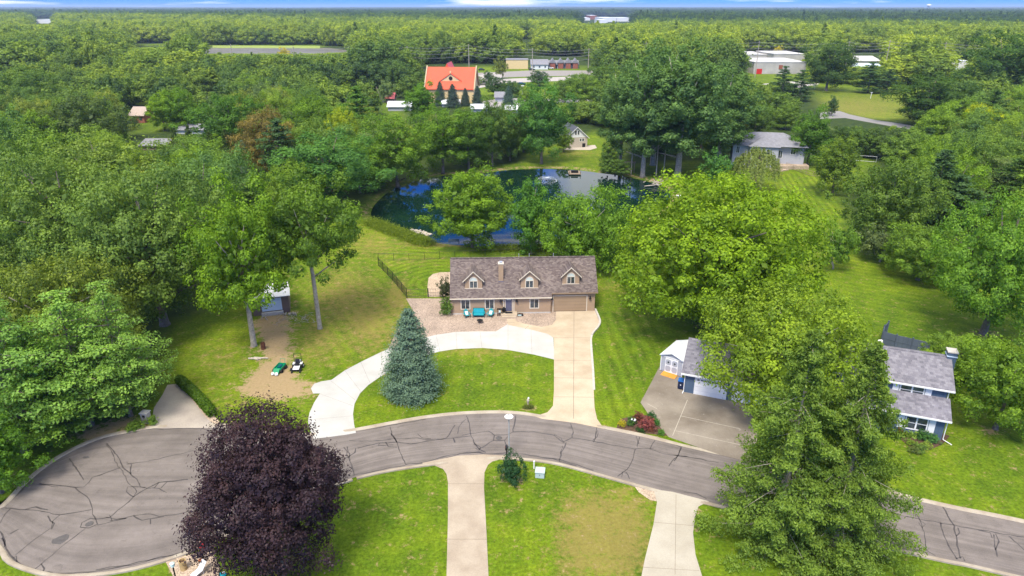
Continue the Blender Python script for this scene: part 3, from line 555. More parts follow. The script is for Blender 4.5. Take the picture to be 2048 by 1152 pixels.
# --- the tan house
O = Vector((-8.3, 87.35)); HR = rad(2.2)
house = thing('house', 'tan sided house with three arched dormers and brown shingle roof facing the curved white driveway', 'house', (O.x, O.y, 0), HR)
k_ = 14.35
def lx(px): return (px - 907.5) / k_
D = 8.8; pit = math.tan(rad(41.5)); EZ = 2.62; OV = .38; XM = 13.75; XR = 20.05
def rz_(y): return EZ + .30 + (y + OV) * pit * 1.0 - .3       # roof surface height above local y
ridge = rz_(D / 2)
def gable_wall(mb, x0, x1, y0, y1, ez, rz2):                    # box with two gables in x
    ym = (y0 + y1) / 2
    mb.solid([(x0, y0, 0), (x0, y1, 0), (x0, y1, ez), (x0, ym, rz2), (x0, y0, ez)], (x1 - x0, 0, 0)); return mb
w1 = gable_wall(MB(), 0, XM, 0, D, EZ + .05, ridge - .28).build('wall', M['taupe'], house)
mb = MB(); yg = .5
mb.solid([(XM + .003, yg, 0), (XM + .003, D, 0), (XM + .003, D, EZ), (XM + .003, D / 2, ridge - .3), (XM + .003, yg, EZ + .42)], (XR - XM, 0, 0)); mb.build('garage_wall', M['taupe'], house)
def slab(x0, x1, ya, yb, za, zb, t_=.16):
    return MB().solid([(x0, ya, za - t_), (x1, ya, za - t_), (x1, yb, zb - t_), (x0, yb, zb - t_)], (0, 0, t_))
r1 = slab(-.35, XM + .12, -OV, D / 2, rz_(-OV), ridge); r1.solid([(-.35, D / 2, ridge - .16), (XM + .12, D / 2, ridge - .16), (XM + .12, D + OV, EZ - .16), (-.35, D + OV, EZ - .16)], (0, 0, .16))
roof = r1.build('roof', M['roof'], house)
yo = .12
r2 = slab(XM + .125, XR + .35, yo, D / 2, rz_(yo) + .0, ridge - .012); r2.solid([(XM + .125, D / 2, ridge - .17), (XR + .35, D / 2, ridge - .17), (XR + .35, D + OV, EZ - .17), (XM + .125, D + OV, EZ - .17)], (0, 0, .155)); r2.build('garage_roof', M['roof'], house)
mb = MB(); x = -.3
while x < XR + .3: mb.box(x, x + .27, D / 2 - .14, D / 2 + .14, ridge - .05, ridge + .045); x += .30
mb.build('ridge_cap', M['roof'], roof)
MB().box(-.34, XM + .12, -OV - .10, -OV - .005, EZ - .16, EZ - .03).build('gutter', M['trim'], house)
MB().box(XM + .13, XR + .34, yo - .10, yo - .005, rz_(yo) - .17, rz_(yo) - .04).build('gutter', M['taupe2'], house)
MB().box(-.40, -.355, -OV, -OV + .05, EZ - .2, EZ).tube([(-.10, -.07, EZ - .2), (-.10, -.07, .1)], .045).build('downspout', M['taupe2'], house)
for xx in (933.2, 981.7, 1071.6): window(house, lx(xx), 1.52, 1.10, 1.28, 0, .13, mull=1)
for xx, zt in ((933.2, 1.75), (981.7, 1.75), (1071.6, 1.75)): pass
# dormers
def dormer(xc, w_, zb, zp, ze, wx):
    y0 = (zb - EZ) / pit - OV + .02                              # front face where the roof reaches zb
    mb = MB(); h2 = w_ / 2
    yb = (ze - EZ) / pit - OV + .5
    mb.solid([(xc - h2, y0, zb - .25), (xc + h2, y0, zb - .25), (xc + h2, y0, ze), (xc, y0, zp - .12), (xc - h2, y0, ze)], (0, yb - y0, 0))
    d_ = mb.build('dormer', M['taupe'], house)
    ov = .28; sl = (zp - ze) / h2; zl = ze - ov * sl
    mb = MB(); yr = (zp - EZ) / pit - OV + .15; ye = (zl - EZ) / pit - OV + .1
    for s_ in (-1, 1):
        xe = xc + s_ * (h2 + ov); pts = [(xc, y0 - .3, zp), (xe, y0 - .3, zl), (xe, ye, zl), (xc, yr, zp)]
        mb.solid([(p[0], p[1], p[2] - .11) for p in (pts if s_ < 0 else pts[::-1])], (0, 0, .11))
    mb.build('dormer_roof', M['roof'], d_)
    mb = MB()
    for s_ in (-1, 1):
        xe = xc + s_ * (h2 + ov); mb.solid([(xc, y0 - .34, zp - .17), (xe, y0 - .34, zl - .17), (xe, y0 - .34, zl - .01), (xc, y0 - .34, zp - .01)][::s_], (0, .037, 0))
    mb.build('rake_trim', M['trim'], d_)
    window(d_, xc, zb + .60, wx, .98, y0, .10, arch=True, mull=1)
    MB().box(xc - h2 - .03, xc + h2 + .03, y0 - .05, y0 - .003, zb - .12, zb + .04).build('base_trim', M['trim'], d_)
def dz(px_, py_, X):                                            # local height where the pixel's ray meets the roof plane
    lo_, hi_ = -OV, D / 2
    for _ in range(40):
        mid = (lo_ + hi_) / 2; wx_, wy_ = O.x + X * math.cos(HR) - mid * math.sin(HR), O.y + X * math.sin(HR) + mid * math.cos(HR)
        if proj(wx_, wy_, rz_(mid))[1] > py_: lo_ = mid
        else: hi_ = mid
    return lo_, rz_(lo_)
def dX(px_, y, z):
    wy_ = O.y + y; return ((px_ - 1024) / F * depth(0, wy_, z) - O.x)
for (xl, xr, pb, pp, pe, ) in [(930, 965, 577, 543, 560), (1042, 1076.8, 576, 541.5, 557), (1125.8, 1160, 568, 534.6, 551)]:
    yb_, zb_ = dz(0, pb, dX((xl + xr) / 2, 1, 4)); X0, X1 = dX(xl, yb_, zb_), dX(xr, yb_, zb_); Yw = O.y + yb_ * math.cos(HR) + (X0 + X1) / 2 * math.sin(HR)
    zp_ = atY(1000, pp, Yw - .3).z; ze_ = atY(1000, pe - 1, Yw).z
    dormer((X0 + X1) / 2, X1 - X0, zb_, zp_, ze_ + .1, .98)
# chimney
yc_, zc_ = dz(0, 563, lx(1003)); X0, X1 = dX(998.2, yc_, zc_), dX(1007.6, yc_, zc_); top = atY(1003, 528, O.y + yc_ + .4).z
mb = MB().box(X0, X1, yc_, yc_ + .75, zc_ - .5, top); ch = mb.build('chimney', M['taupe'], house); MB().box(X0 - .06, X1 + .06, yc_ - .06, yc_ + .81, top + .001, top + .12).build('chimney_cap', M['trim'], ch)
MB().box(X0 - .05, X1 + .05, yc_ - .06, yc_ + .1, zc_ - .2, zc_ + .05).build('flashing', M['slatdoor'], ch); MB().box(X0 + .12, X1 - .12, yc_ + .12, yc_ + .6, top + .12, top + .30).build('flue', M['steel'], ch)
# door, garage door, lights, step
dr_ = MB().box(7.42, 8.28, -.03, -.003, .42, 2.44).build('door', M['slatdoor'], house); MB().box(7.55, 8.15, -.036, -.031, 2.1, 2.28).build('door_light', M['paleglass'], dr_); MB().box(8.16, 8.20, -.08, -.031, 1.2, 1.4).build('handle', M['black'], dr_)
mb = MB().box(7.06, 7.18, -.06, -.003, .40, EZ - .02).box(8.52, 8.64, -.06, -.003, .40, EZ - .02).box(7.30, 7.40, -.05, -.003, .42, 2.56).box(8.30, 8.40, -.05, -.003, .42, 2.56).box(7.40, 8.30, -.05, -.003, 2.45, 2.56); mb.build('door_frame', M['trim'], house)
mb = MB().box(14.2, 18.85, yg - .02, yg - .003, .03, 2.36); gd = mb.build('garage_door', M['taupe2'], house)
MB().box(14.08, 14.19, yg - .06, yg - .003, 0, 2.48).box(18.86, 18.97, yg - .06, yg - .003, 0, 2.48).box(14.19, 18.86, yg - .06, yg - .003, 2.37, 2.48).build('garage_door_frame', M['trim'], gd)
MB().box(14.2, 18.85, yg - .024, yg - .021, .03, .09).build('door_seal', M['dark'], gd)
for xx, yy, zz in ((6.75, 0, 2.05), (8.98, 0, 2.05), (13.98, yg, 2.15), (19.35, yg, 2.15)):
    mb = MB().box(xx - .05, xx + .05, yy - .06, yy - .002, zz + .02, zz + .2).lathe((xx, yy - .17, zz - .18), [(.05, .34), (.07, .26), (.17, .06), (.19, 0), (.1, .0)], 12); mb.build('wall_light', M['black'], house)
st = MB().box(6.7, 9.0, -1.1, -.005, 0, .38).box(6.85, 8.85, -1.42, -1.102, 0, .2).build('front_step', M['beige_conc'], house, bevel=.02); MB().box(7.35, 8.35, -.75, -.2, .381, .40).build('doormat', M['black'], st)
MB().box(0, XM, -.02, -.003, .0, .22).build('foundation', M['concrete'], house)
for xx in (9.5, 11.0, 14.5): MB().tube([(xx, D / 2 + .9, ridge - .9), (xx, D / 2 + .9, ridge + .25)], .05).build('vent_pipe', M['steel'], roof)
# --- neighbour's blue house, garage wing on the left
NR = math.atan2(57.2 - 66.5, 42.8 - 19.2); NO = Vector((19.2, 66.5)); NL = 25.6
nb = thing('house', 'blue house with white shutters and grey shingle roof partly hidden behind the tall conifers', 'house', (NO.x, NO.y, 0), NR)
# garage wing
mb = gable_wall(MB(), 0, 13.4, 0, 7.6, 2.55, 4.75); mb.build('garage_wall', M['bluewall'], nb)
mb = MB().solid([(-.35, -.4, 2.42), (13.5, -.4, 2.42), (13.5, 3.8, 4.85), (-.35, 3.8, 4.85)], (0, 0, .16)).solid([(-.35, 3.8, 4.85), (13.5, 3.8, 4.85), (13.5, 8.0, 2.42), (-.35, 8.0, 2.42)], (0, 0, .16)); mb.build('garage_roof', M['roofg'], nb)
MB().box(-.36, 13.5, -.5, -.405, 2.40, 2.57).build('fascia', M['fascia'], nb)
for x0 in (1.25, 5.3):
    gd = MB().box(x0, x0 + 3.3, -.03, -.003, .03, 2.1).build('garage_door', M['white'], nb)
    mb = MB()
    for k in range(3): mb.box(x0, x0 + 3.3, -.036, -.031, .52 + .52 * k, .535 + .52 * k)
    mb.build('panel_line', M['steel'], gd); mb = MB()
    for k in range(8): MB().box(x0 + .16 + k * .39, x0 + .42 + k * .39, -.037, -.031, 1.78, 1.96).build('door_pane', M['glass'], gd)
    MB().box(x0 - .1, x0 - .001, -.05, -.003, 0, 2.2).box(x0 + 3.301, x0 + 3.4, -.05, -.003, 0, 2.2).box(x0, x0 + 3.3, -.05, -.003, 2.101, 2.2).build('garage_door_frame', M['fascia'], gd)
MB().tube([(.06, -.42, 2.4), (.06, -.08, 2.2), (.06, -.08, .2), (.0, -.5, .08)], .05).build('downspout', M['fascia'], nb)
# two storey part
X0, X1 = 13.5, NL; sb = 2.0; DP = 8.4
mb = MB().box(X0 + 5.7, X1 - .25, 0, DP - .2, 0, 2.6); mb.box(X0, X0 + 5.69, 1.7, DP - .2, 0, 2.6); mb.build('lower_wall', M['bluewall'], nb)
zE = 4.8; yR = sb + (DP - sb) * .60; zR = 6.4
mb = MB().solid([(X0, sb, 2.61), (X0, DP, 2.61), (X0, DP, zE + .5), (X0, yR, zR - .1), (X0, sb, zE)], (X1 - X0 - .25, 0, 0)); mb.build('upper_wall', M['bluewall'], nb)
mb = MB().solid([(X0 - .3, sb - .45, zE - .1), (X1 + .25, sb - .45, zE - .1), (X1 + .25, yR, zR), (X0 - .3, yR, zR)], (0, 0, .17)); mb.solid([(X0 - .3, yR + .001, zR), (X1 + .25, yR + .001, zR), (X1 + .25, DP + .4, zE + .5), (X0 - .3, DP + .4, zE + .5)], (0, 0, .15)); rf = mb.build('roof', M['roofg'], nb)
MB().box(X0 - .3, X1 + .25, sb - .53, sb - .455, zE - .12, zE + .05).build('fascia', M['fascia'], nb)
MB().solid([(X0 + .2, -.55, 2.45), (X1 + .1, -.55, 2.45), (X1 + .1, sb - .003, 3.62), (X0 + .2, sb - .003, 3.62)], (0, 0, .15)).build('porch_roof', M['roofg'], nb)
MB().box(X0 + .2, X1 + .1, -.63, -.555, 2.43, 2.60).build('fascia', M['fascia'], nb)
mb = MB(); x = X0
while x < X1: mb.box(x, x + .27, yR - .13, yR + .13, zR + .11, zR + .20); x += .3
mb.build('ridge_cap', M['roofg'], rf)
def shutwin(x, z, w_, h, y):
    o = window(nb, x, z, w_ * 2 + .12, h, y, .12, mull=0, tm='fascia', d=.07); MB().box(x - .07, x + .07, y - .08, y - .038, z - h / 2, z + h / 2).build('mullion', M['fascia'], o)
    ml = MB()
    for s_ in (-1, 1): ml.box(x + s_ * (w_ / 2 + .06) - w_ / 2, x + s_ * (w_ / 2 + .06) + w_ / 2, y - .06, y - .038, z - .03, z + .03)
    ml.build('sash_rail', M['fascia'], o)
    for s_ in (-1, 1): MB().box(x + s_ * (w_ + .52) - .28, x + s_ * (w_ + .52) + .28, y - .06, y - .003, z - h / 2 - .1, z + h / 2 + .1).build('shutter', M['white'], nb)
shutwin(X1 - 3.35, 3.98, .95, 1.0, sb); shutwin(X1 - 8.4, 3.98, .95, 1.0, sb); shutwin(X1 - 2.7, 1.42, .85, 1.3, 0)
MB().box(X1 - 7.6, X1 - 6.8, 1.67, 1.697, .15, 2.3).build('front_door', M['dark'], nb); window(nb, X1 - 8.9, 1.5, 1.3, 1.0, 1.7, tm='fascia', mull=1)
MB().tube([(X0 + 5.75, -.12, .1), (X0 + 5.75, -.12, 2.45)], .06).build('porch_post', M['fascia'], nb)
MB().tube([(X1 - .12, -.5, 2.4), (X1 - .12, -.07, 2.2), (X1 - .12, -.07, .2), (X1 + .6, -.6, .08)], .05).build('downspout', M['fascia'], nb); MB().tube([(X1 - .15, sb - .45, zE - .1), (X1 - .15, sb - .06, zE - .3), (X1 - .15, sb - .06, 3.75)], .05).build('downspout', M['fascia'], nb)
ch = MB().box(X1 - .2, X1 + .65, yR - .3, yR + .75, 0, zR + .75).build('chimney', M['bluewall'], nb); MB().box(X1 - .27, X1 + .72, yR - .37, yR + .82, zR + .751, zR + .86).build('chimney_cap', M['concrete'], ch); MB().box(X1 - .26, X1 + .71, yR - .36, yR + .81, zR + .3, zR + .4).build('trim_band', M['bluer'], ch)
# --- shed
sp = at(1320, 741); sp2 = at(1358, 752); SR = math.atan2(sp2.y - sp.y, sp2.x - sp.x)
shed = thing('garden_shed', 'small grey shed with white double doors and pale gable roof left of the blue garage', 'shed', (sp.x, sp.y, 0), SR - .06); SW, SD = 2.75, 4.2
MB().solid([(0, 0, .1), (SW, 0, .1), (SW, 0, 2.15), (SW / 2, 0, 2.62), (0, 0, 2.15)], (0, SD, 0)).build('wall', M['greywall'], shed)
mb = MB()
for s_ in (-1, 1):
    xe = SW / 2 + s_ * (SW / 2 + .15); pts = [(SW / 2, -.2, 2.68), (xe, -.2, 2.12), (xe, SD + .2, 2.12), (SW / 2, SD + .2, 2.68)]; mb.solid(pts if s_ < 0 else pts[::-1], (0, 0, .07))
mb.build('roof', M['roofp'], shed)
mb = MB().box(-.03, .07, -.04, -.003, .1, 2.15).box(SW - .07, SW + .03, -.04, -.003, .1, 2.15).box(.07, SW - .07, -.04, -.003, 2.02, 2.12); mb.build('corner_trim', M['fascia'], shed)
for k in (0, 1):
    x0 = .58 + k * .80; dd_ = MB().box(x0, x0 + .78, -.05, -.004, .14, 1.95).build('door', M['white'], shed); mb = MB()
    for zc2, rr_ in ((1.45, .33), (.62, .33)):
        for sx_ in (-1, 1):
            for sz_ in (-1, 1): pass
        mb.solid([(x0 + .39 + rr_ * (abs(math.cos(a)) ** .6) * (1 if math.cos(a) > 0 else -1), -.058, zc2 + rr_ * 1.1 * (abs(math.sin(a)) ** .6) * (1 if math.sin(a) > 0 else -1)) for a in [2 * math.pi * q / 20 for q in range(20)]], (0, .007, 0))
    mb.build('door_panel', M['greywall'], dd_)
    MB().solid([(x0 + .39 + .14 * math.cos(a), -.066, 1.45 + .16 * math.sin(a)) for a in [math.pi / 2 * q for q in range(4)]], (0, .007, 0)).build('diamond_window', M['glass'], dd_)
rp = thing('ramp', 'orange timber ramp sloping down from the grey shed doors', 'ramp', (sp.x, sp.y, 0), SR - .06)
MB().solid([(.5, -.06, .02), (.5, -.06, .16), (.5, -.95, .045), (.5, -.95, .02)], (1.75, 0, 0)).build('ramp_deck', M['orangew'], rp)
for k, (dx, lb) in enumerate([(2.45, 'navy wheeled bin with blue lid standing between the shed ramp and the blue garage')]):
    bn = thing('wheeled_bin', lb, 'bin', (at(1361, 777).x, at(1361, 777).y, .035), NR)
    MB().solid([(-.26, -.28, .1), (.26, -.28, .1), (.26, .28, .1), (-.26, .28, .1)], (0, 0, .01)).solid([(-.30, -.34, .12), (.30, -.34, .12), (.30, .30, .12), (-.30, .30, .12)], (0, -.04, .92)).build('bin_body', M['bin'], bn)
    MB().solid([(-.33, -.42, 1.04), (.33, -.42, 1.04), (.33, .32, 1.12), (-.33, .32, 1.12)], (0, 0, .07)).build('bin_lid', M['binlid'], bn)
    for s_ in (-1, 1): MB().tube([(s_ * .28, .33, .12), (s_ * .34, .33, .12)], .12, 12).build('wheel', M['tyre'], bn)
    pass; MB().box(-.06, .06, -.365, -.345, .55, .68).build('bin_label', M['white'], bn)
# --- barn at the left
bp = at(531, 632); bp2 = at(576, 626); barn = thing('shed', 'brown shed with white metal roof and pale door at the end of the dirt track', 'shed', (bp.x - 1.6, bp.y - .1, 0), math.atan2(bp2.y - bp.y, bp2.x - bp.x) - .05)
W_, D_ = 4.9, 5.2
MB().solid([(0, 0, 0), (0, D_, 0), (0, D_, 2.7), (0, D_ / 2, 3.6), (0, 0, 2.7)], (W_, 0, 0)).build('wall', M['brown'], barn)
MB().solid([(-.25, -.3, 2.62), (W_ + .25, -.3, 2.62), (W_ + .25, D_ / 2, 3.65), (-.25, D_ / 2, 3.65)], (0, 0, .08)).solid([(-.25, D_ / 2, 3.65), (W_ + .25, D_ / 2, 3.65), (W_ + .25, D_ + .3, 2.62), (-.25, D_ + .3, 2.62)], (0, 0, .08)).build('roof', M['white'], barn)
MB().box(1.2, 3.9, -.04, -.003, .55, 2.4).build('door', M['bluer'], barn); MB().box(1.1, 4.0, -.5, -.05, 0, .45).build('door_sill', M['concrete'], barn)
# --- white gable house beyond the pond
wp_ = at(1132, 296); wh = thing('house', 'small white gabled house with tan brick base on the far side of the pond', 'house', (wp_.x, wp_.y, 0), rad(13)); W_ = 6.8
MB().box(0, W_, 0, 9, 0, 3.1).build('wall', M['brick'], wh); MB().solid([(0, -.02, 3.1), (W_, -.02, 3.1), (W_ / 2, -.02, 6.1)], (0, 9, 0)).build('gable', M['whitewall'], wh)
mb = MB()
for s_ in (-1, 1):
    xe = W_ / 2 + s_ * (W_ / 2 + .5); zl = 3.1 - .44; pts = [(W_ / 2, -.4, 6.15), (xe, -.4, zl), (xe, 9.4, zl), (W_ / 2, 9.4, 6.15)]; mb.solid(pts if s_ < 0 else pts[::-1], (0, 0, .16))
mb.build('roof', mat('slate_roof', (.07, .075, .085), .8, .1), wh); mb = MB()
for s_ in (-1, 1):
    xe = W_ / 2 + s_ * (W_ / 2 + .5); mb.solid([(W_ / 2, -.46, 6.1), (xe, -.46, 2.62), (xe, -.46, 2.84), (W_ / 2, -.46, 6.32)][::s_], (0, .055, 0))
mb.build('rake_trim', M['fascia'], wh)
for xx, zz, ww, hh in ((3.0, 4.5, .55, 1.2), (3.85, 4.5, .55, 1.2), (4.6, 2.3, .55, .8), (5.4, 2.3, .55, .8), (.6, 2.3, .6, .8)): window(wh, xx, zz, ww, hh, -.02 if zz > 4 else 0, .08, tm='fascia', mull=0)
MB().box(5.2, 6.2, -.03, -.003, .0, 1.2).build('door', M['dark'], wh)
sheet('patio', px2w([(1120, 300), (1135, 294), (1190, 290), (1194, 296), (1180, 300)]), .02, M['rockm'])
# --- hip roofed house right of the pond
hp = at(1462, 330); hh_ = thing('house', 'grey sided house with low hip roof and walkout patio right of the cottonwoods', 'house', (hp.x, hp.y, 0), rad(-13)); W_, D_ = 18.5, 10
MB().box(0, 4.2, 0, D_, 0, 5.6).box(4.2, 11.5, -1.6, D_, 0, 5.6).build('wall', M['greywall'], hh_); MB().box(11.5, W_, .6, D_, 0, 5.6).build('side_wall', M['greywall'], hh_)
def hip(x0, x1, y0, y1, z0, z1, rx0, rx1, ry, par, m, name='roof'):
    mb = MB(); b_ = [(x0, y0, z0), (x1, y0, z0), (x1, y1, z0), (x0, y1, z0)]; r0, r1 = (rx0, ry, z1), (rx1, ry, z1)
    mb.face([b_[0], b_[1], r1, r0]); mb.face([b_[1], b_[2], r1]); mb.face([b_[2], b_[3], r0, r1]); mb.face([b_[3], b_[0], r0]); mb.face(b_[::-1])
    return mb.build(name, m, par)
hip(-.6, W_ + .6, -.8, D_ + .6, 5.6, 8.4, 5.5, 13, D_ / 2, hh_, M['rooffar']); hip(3.8, 12, -2.2, 4.4, 5.61, 7.6, 7.4, 8.4, 1.5, hh_, M['rooffar'], 'wing_roof')
for xx, zz, y in ((1.3, 4.3, 0), (1.1, 1.3, 0), (5.2, 4.0, -1.6), (6.3, 4.0, -1.6), (7.8, 4.0, -1.6), (8.9, 4.0, -1.6), (5.6, 1.3, -1.6), (8.4, 1.3, -1.6)): window(hh_, xx, zz, .8, 1.7, y, .1, tm='fascia')
window(hh_, 15.5, 4.1, 1.1, 1.2, .6, .1, tm='fascia'); window(hh_, 12.4, 3.4, .9, 2.0, .6, .1, tm='fascia')
mb = MB().solid([(11.5, -3.2, 0), (19.8, -1.0, 0), (19.5, 2.2, 0), (11.5, .6, 0)], (0, 0, .9)); mb.build('terrace', M['gravel2'], hh_)
mb = MB().solid([(9.5, -6.5, 0), (12.5, -5.5, 0), (14.5, -3.4, 0), (11.4, -3.25, 0), (9.5, -2.8, 0)], (0, 0, .3)); mb.build('lower_terrace', M['gravel2'], hh_)
# --- church with red roof
cp = at(868, 206); chh = thing('church', 'yellow walled church with steep red metal roof and triangular dormer above blue spruces', 'church', (cp.x - 3.5, cp.y, 0), rad(-4)); W_, D_ = 21.5, 18
MB().solid([(0, 0, 0), (0, D_, 0), (0, D_, 6.2), (0, D_ / 2, 14.4), (0, 0, 6.2)], (W_, 0, 0)).build('wall', M['churchwall'], chh)
MB().solid([(-.2, -.6, 5.9), (W_ + .2, -.6, 5.9), (W_ + .2, D_ / 2, 14.6), (-.2, D_ / 2, 14.6)], (0, 0, .25)).solid([(-.2, D_ / 2, 14.6), (W_ + .2, D_ / 2, 14.6), (W_ + .2, D_ + .6, 5.9), (-.2, D_ + .6, 5.9)], (0, 0, .25)).build('roof', M['churchroof'], chh)
for x0 in (-.75, W_ + .21):
    MB().solid([(x0, -.9, 5.4), (x0, D_ / 2, 14.6), (x0, D_ + .9, 5.4), (x0, D_ + .9, 6.4), (x0, D_ / 2, 15.5), (x0, -.9, 6.4)], (.5, 0, 0)).build('parapet', mat('aged_stucco', (.42, .33, .20), .8, .08), chh)
y0 = 2.9; z0 = 9.3; dm = MB().solid([(6.4, y0, z0), (15.6, y0, z0), (11, y0, z0 + 3.1)], (0, 5, 0)).build('dormer', M['churchwall'], chh); MB().tube([(11, y0 - .15, z0 + 1.2), (11, y0 - .01, z0 + 1.2)], .85, 20).build('round_window', M['dark'], dm)
mb = MB()
for s_ in (-1, 1): p_ = [(11, y0 - .3, z0 + 3.15), (11 + s_ * 5.0, y0 - .3, z0 - .15), (11 + s_ * 5.0, y0 + 1, z0 - .15), (11, y0 + 5, z0 + 3.15)]; mb.solid(p_ if s_ < 0 else p_[::-1], (0, 0, .2))
mb.build('dormer_roof', M['churchroof'], dm); MB().box(10.7, 11.3, y0 - .4, y0 + .2, z0 + 3.3, z0 + 4.3).build('finial', M['churchwall'], dm)
MB().solid([(5.5, D_ / 2, 10), (11.5, D_ / 2, 10), (8.5, D_ / 2, 16.4)], (0, 14, 0)).build('rear_roof', M['churchroof'], chh); MB().box(10.2, 11.0, -.1, -.01, 2, 5.3).build('tall_window', M['dark'], chh)
# --- distant buildings: (name,label,category, px left, px right, py base, py top, depth m, wall, roof, kind)
def farbox(name, label, cat, x0, x1, yb, yt, dep, wm, rm_, flat=False, group=None, wins=0):
    p = at(x0, yb); q = at(x1, yb); W = q.x - p.x; top = atY((x0 + x1) / 2, yt, p.y + (0 if flat else dep * .5)).z; top = max(top, 2.5)
    o = thing(name, label, cat, (p.x, p.y, 0), 0, group); wz = top - .3 if flat else top * .55
    if flat: MB().box(0, W, 0, dep, 0, wz).build('wall', wm, o); MB().box(-.2, W + .2, -.2, dep + .2, wz + .002, wz + .35).build('roof', rm_, o)
    else:
        MB().solid([(0, 0, 0), (0, dep, 0), (0, dep, wz), (0, dep / 2, top - .25), (0, 0, wz)], (W, 0, 0)).build('wall', wm, o)
        e = .6; sl = (top - wz) / (dep / 2); MB().solid([(-.4, -e, wz - e * sl), (W + .4, -e, wz - e * sl), (W + .4, dep / 2, top), (-.4, dep / 2, top)], (0, 0, .2)).solid([(-.4, dep / 2, top), (W + .4, dep / 2, top), (W + .4, dep + e, wz - e * sl), (-.4, dep + e, wz - e * sl)], (0, 0, .2)).build('roof', rm_, o)
    for k in range(wins):
        xx = W * (k + .5) / wins; MB().box(xx - .5, xx + .5, -.06, -.01, wz * .35, wz * .75).build('window', M['glass'], o)
    return o
farbox('house', 'red brick ranch house with tan roof glimpsed at the left between treetops', 'house', 262, 290, 246, 214, 9, M['brickred'], mat('tan_roof', (.36, .29, .25), .9, .1), wins=2)
farbox('house', 'grey roofed house hidden among trees above the dark spruces', 'house', 352, 412, 268, 249, 10, M['whitewall'], M['rooffar'])
farbox('house', 'flat grey roof showing beside the road bend in the left woodland', 'house', 282, 334, 300, 278, 9, M['wood'], M['rooffar'])
farbox('house', 'low grey roofed house behind the round yellow green trees at upper left', 'house', 402, 450, 222, 195, 10, M['whitewall'], M['rooffar'])
farbox('house', 'rust red roofed house left of the tall layered pine', 'house', 702, 742, 202, 184, 10, M['churchwall'], mat('rust_roof', (.36, .10, .06), .8, .15), wins=2)
farbox('house', 'small pinkish roofed cottage left of the rust red roof', 'house', 672, 688, 208, 194, 8, M['greywall'], mat('pink_roof', (.36, .22, .20), .8, .1))
farbox('shed', 'small red barn like shed above the long white roof', 'shed', 772, 788, 206, 186, 7, M['brown'], mat('rose_roof', (.50, .12, .12), .7, .1))
farbox('garage', 'long low white roofed carport left of the round green tree', 'garage', 776, 822, 222, 203, 7, M['greywall'], M['roofp'])
farbox('garage', 'white roofed building in front of the church spruces', 'garage', 884, 919, 214, 204, 8, M['greywall'], M['roofp']); farbox('garage', 'white roofed garage right of the church below the big spruce', 'garage', 942, 974, 224, 209, 9, M['greywall'], M['roofp'])
farbox('garage', 'small white metal roof right of the single blue spruce', 'garage', 1011, 1036, 226, 213, 7, M['greywall'], M['roofp'])
farbox('house', 'grey roofed house beside the single blue spruce', 'house', 990, 1012, 204, 184, 9, M['greywall'], M['rooffar'])
apt = farbox('apartment_building', 'grey roofed building with tall white chimney at left end of the apartment row', 'building', 1062, 1096, 139, 119, 18, M['whitewall'], M['rooffar'], wins=3)
for k, x0 in enumerate((1098, 1114, 1129, 1143)):
    o = farbox('apartment_building', 'grey gabled apartment block with red front, number %s from the left' % ['one', 'two', 'three', 'four'][k], 'building', x0, x0 + 14, 137, 121, 16, M['greywall'], M['rooffar'], group='gabled apartment blocks in a row', wins=0)
    o['label'] = ['grey gabled apartment block next to the tall white chimney', 'second gabled apartment block from the chimney, grey roof', 'third gabled apartment block from the chimney, grey roof', 'gabled apartment block at right end of the row with red front'][k]
    W = at(x0 + 14, 137).x - at(x0, 137).x; hg = 7; MB().solid([(0, -2.5, 3.8), (W, -2.5, 3.8), (W / 2, -2.5, hg)], (0, 8, 0)).build('gable_roof', M['rooffar'], o); MB().box(W * .15, W * .85, -2.2, -.1, 0, 3.8).build('porch', M['brickred'], o)
farbox('house', 'tan low building with trees in front left of the apartment row', 'building', 1012, 1056, 138, 119, 12, M['churchwall'], M['rooffar'], True)
for a in [('white flat roofed warehouse with open front at far right', 1488, 1536, 128, 109, 40, True, 'warewall', 'wareroof'), ('long white walled warehouse with red door facing the lawn', 1506, 1610, 148, 124, 40, True, 'warewall', 'wareroof'), ('cream building with flat white roof behind the warehouse', 1545, 1608, 131, 108, 40, True, 'warewall', 'wareroof'),
          ('grey sided industrial building behind the big dark tree', 1698, 1760, 131, 112, 30, False, 'warewall', 'wareroof'), ('pale blue metal roofed hall beside the dark conifers', 1684, 1770, 151, 127, 26, False, 'greywall', 'bluer'), ('white roofed hall at the right beyond the oaks', 1900, 1935, 146, 122, 30, True, 'whitewall', 'roofp'), ('blue roofed hall half hidden by the rightmost oaks', 1888, 1932, 160, 138, 20, False, 'greywall', 'bluer')]:
    o = farbox('warehouse', a[0], 'warehouse', a[1], a[2], a[3], a[4], a[5], M[a[7]], M[a[8]], a[6], 'warehouses beyond the trees')
    if 'red door' in a[0]: MB().box(2, 5.5, -.2, -.02, 0, 3.2).build('door', M['red'], o); MB().box(16, 18.5, -.2, -.02, 3, 5.5).build('sign', M['brickred'], o)
    if 'open front' in a[0]:
        mb = MB(); [mb.box(3 + k * 5, 6 + k * 5, -.2, -.02, 1, 4.5) for k in range(5)]; mb.build('window', M['dark'], o)
farbox('house', 'grey roofed house between the twin dark pines and the cottonwoods', 'house', 1522, 1572, 222, 195, 10, M['greywall'], mat('warm_grey_roof', (.30, .29, .30), .8, .1))
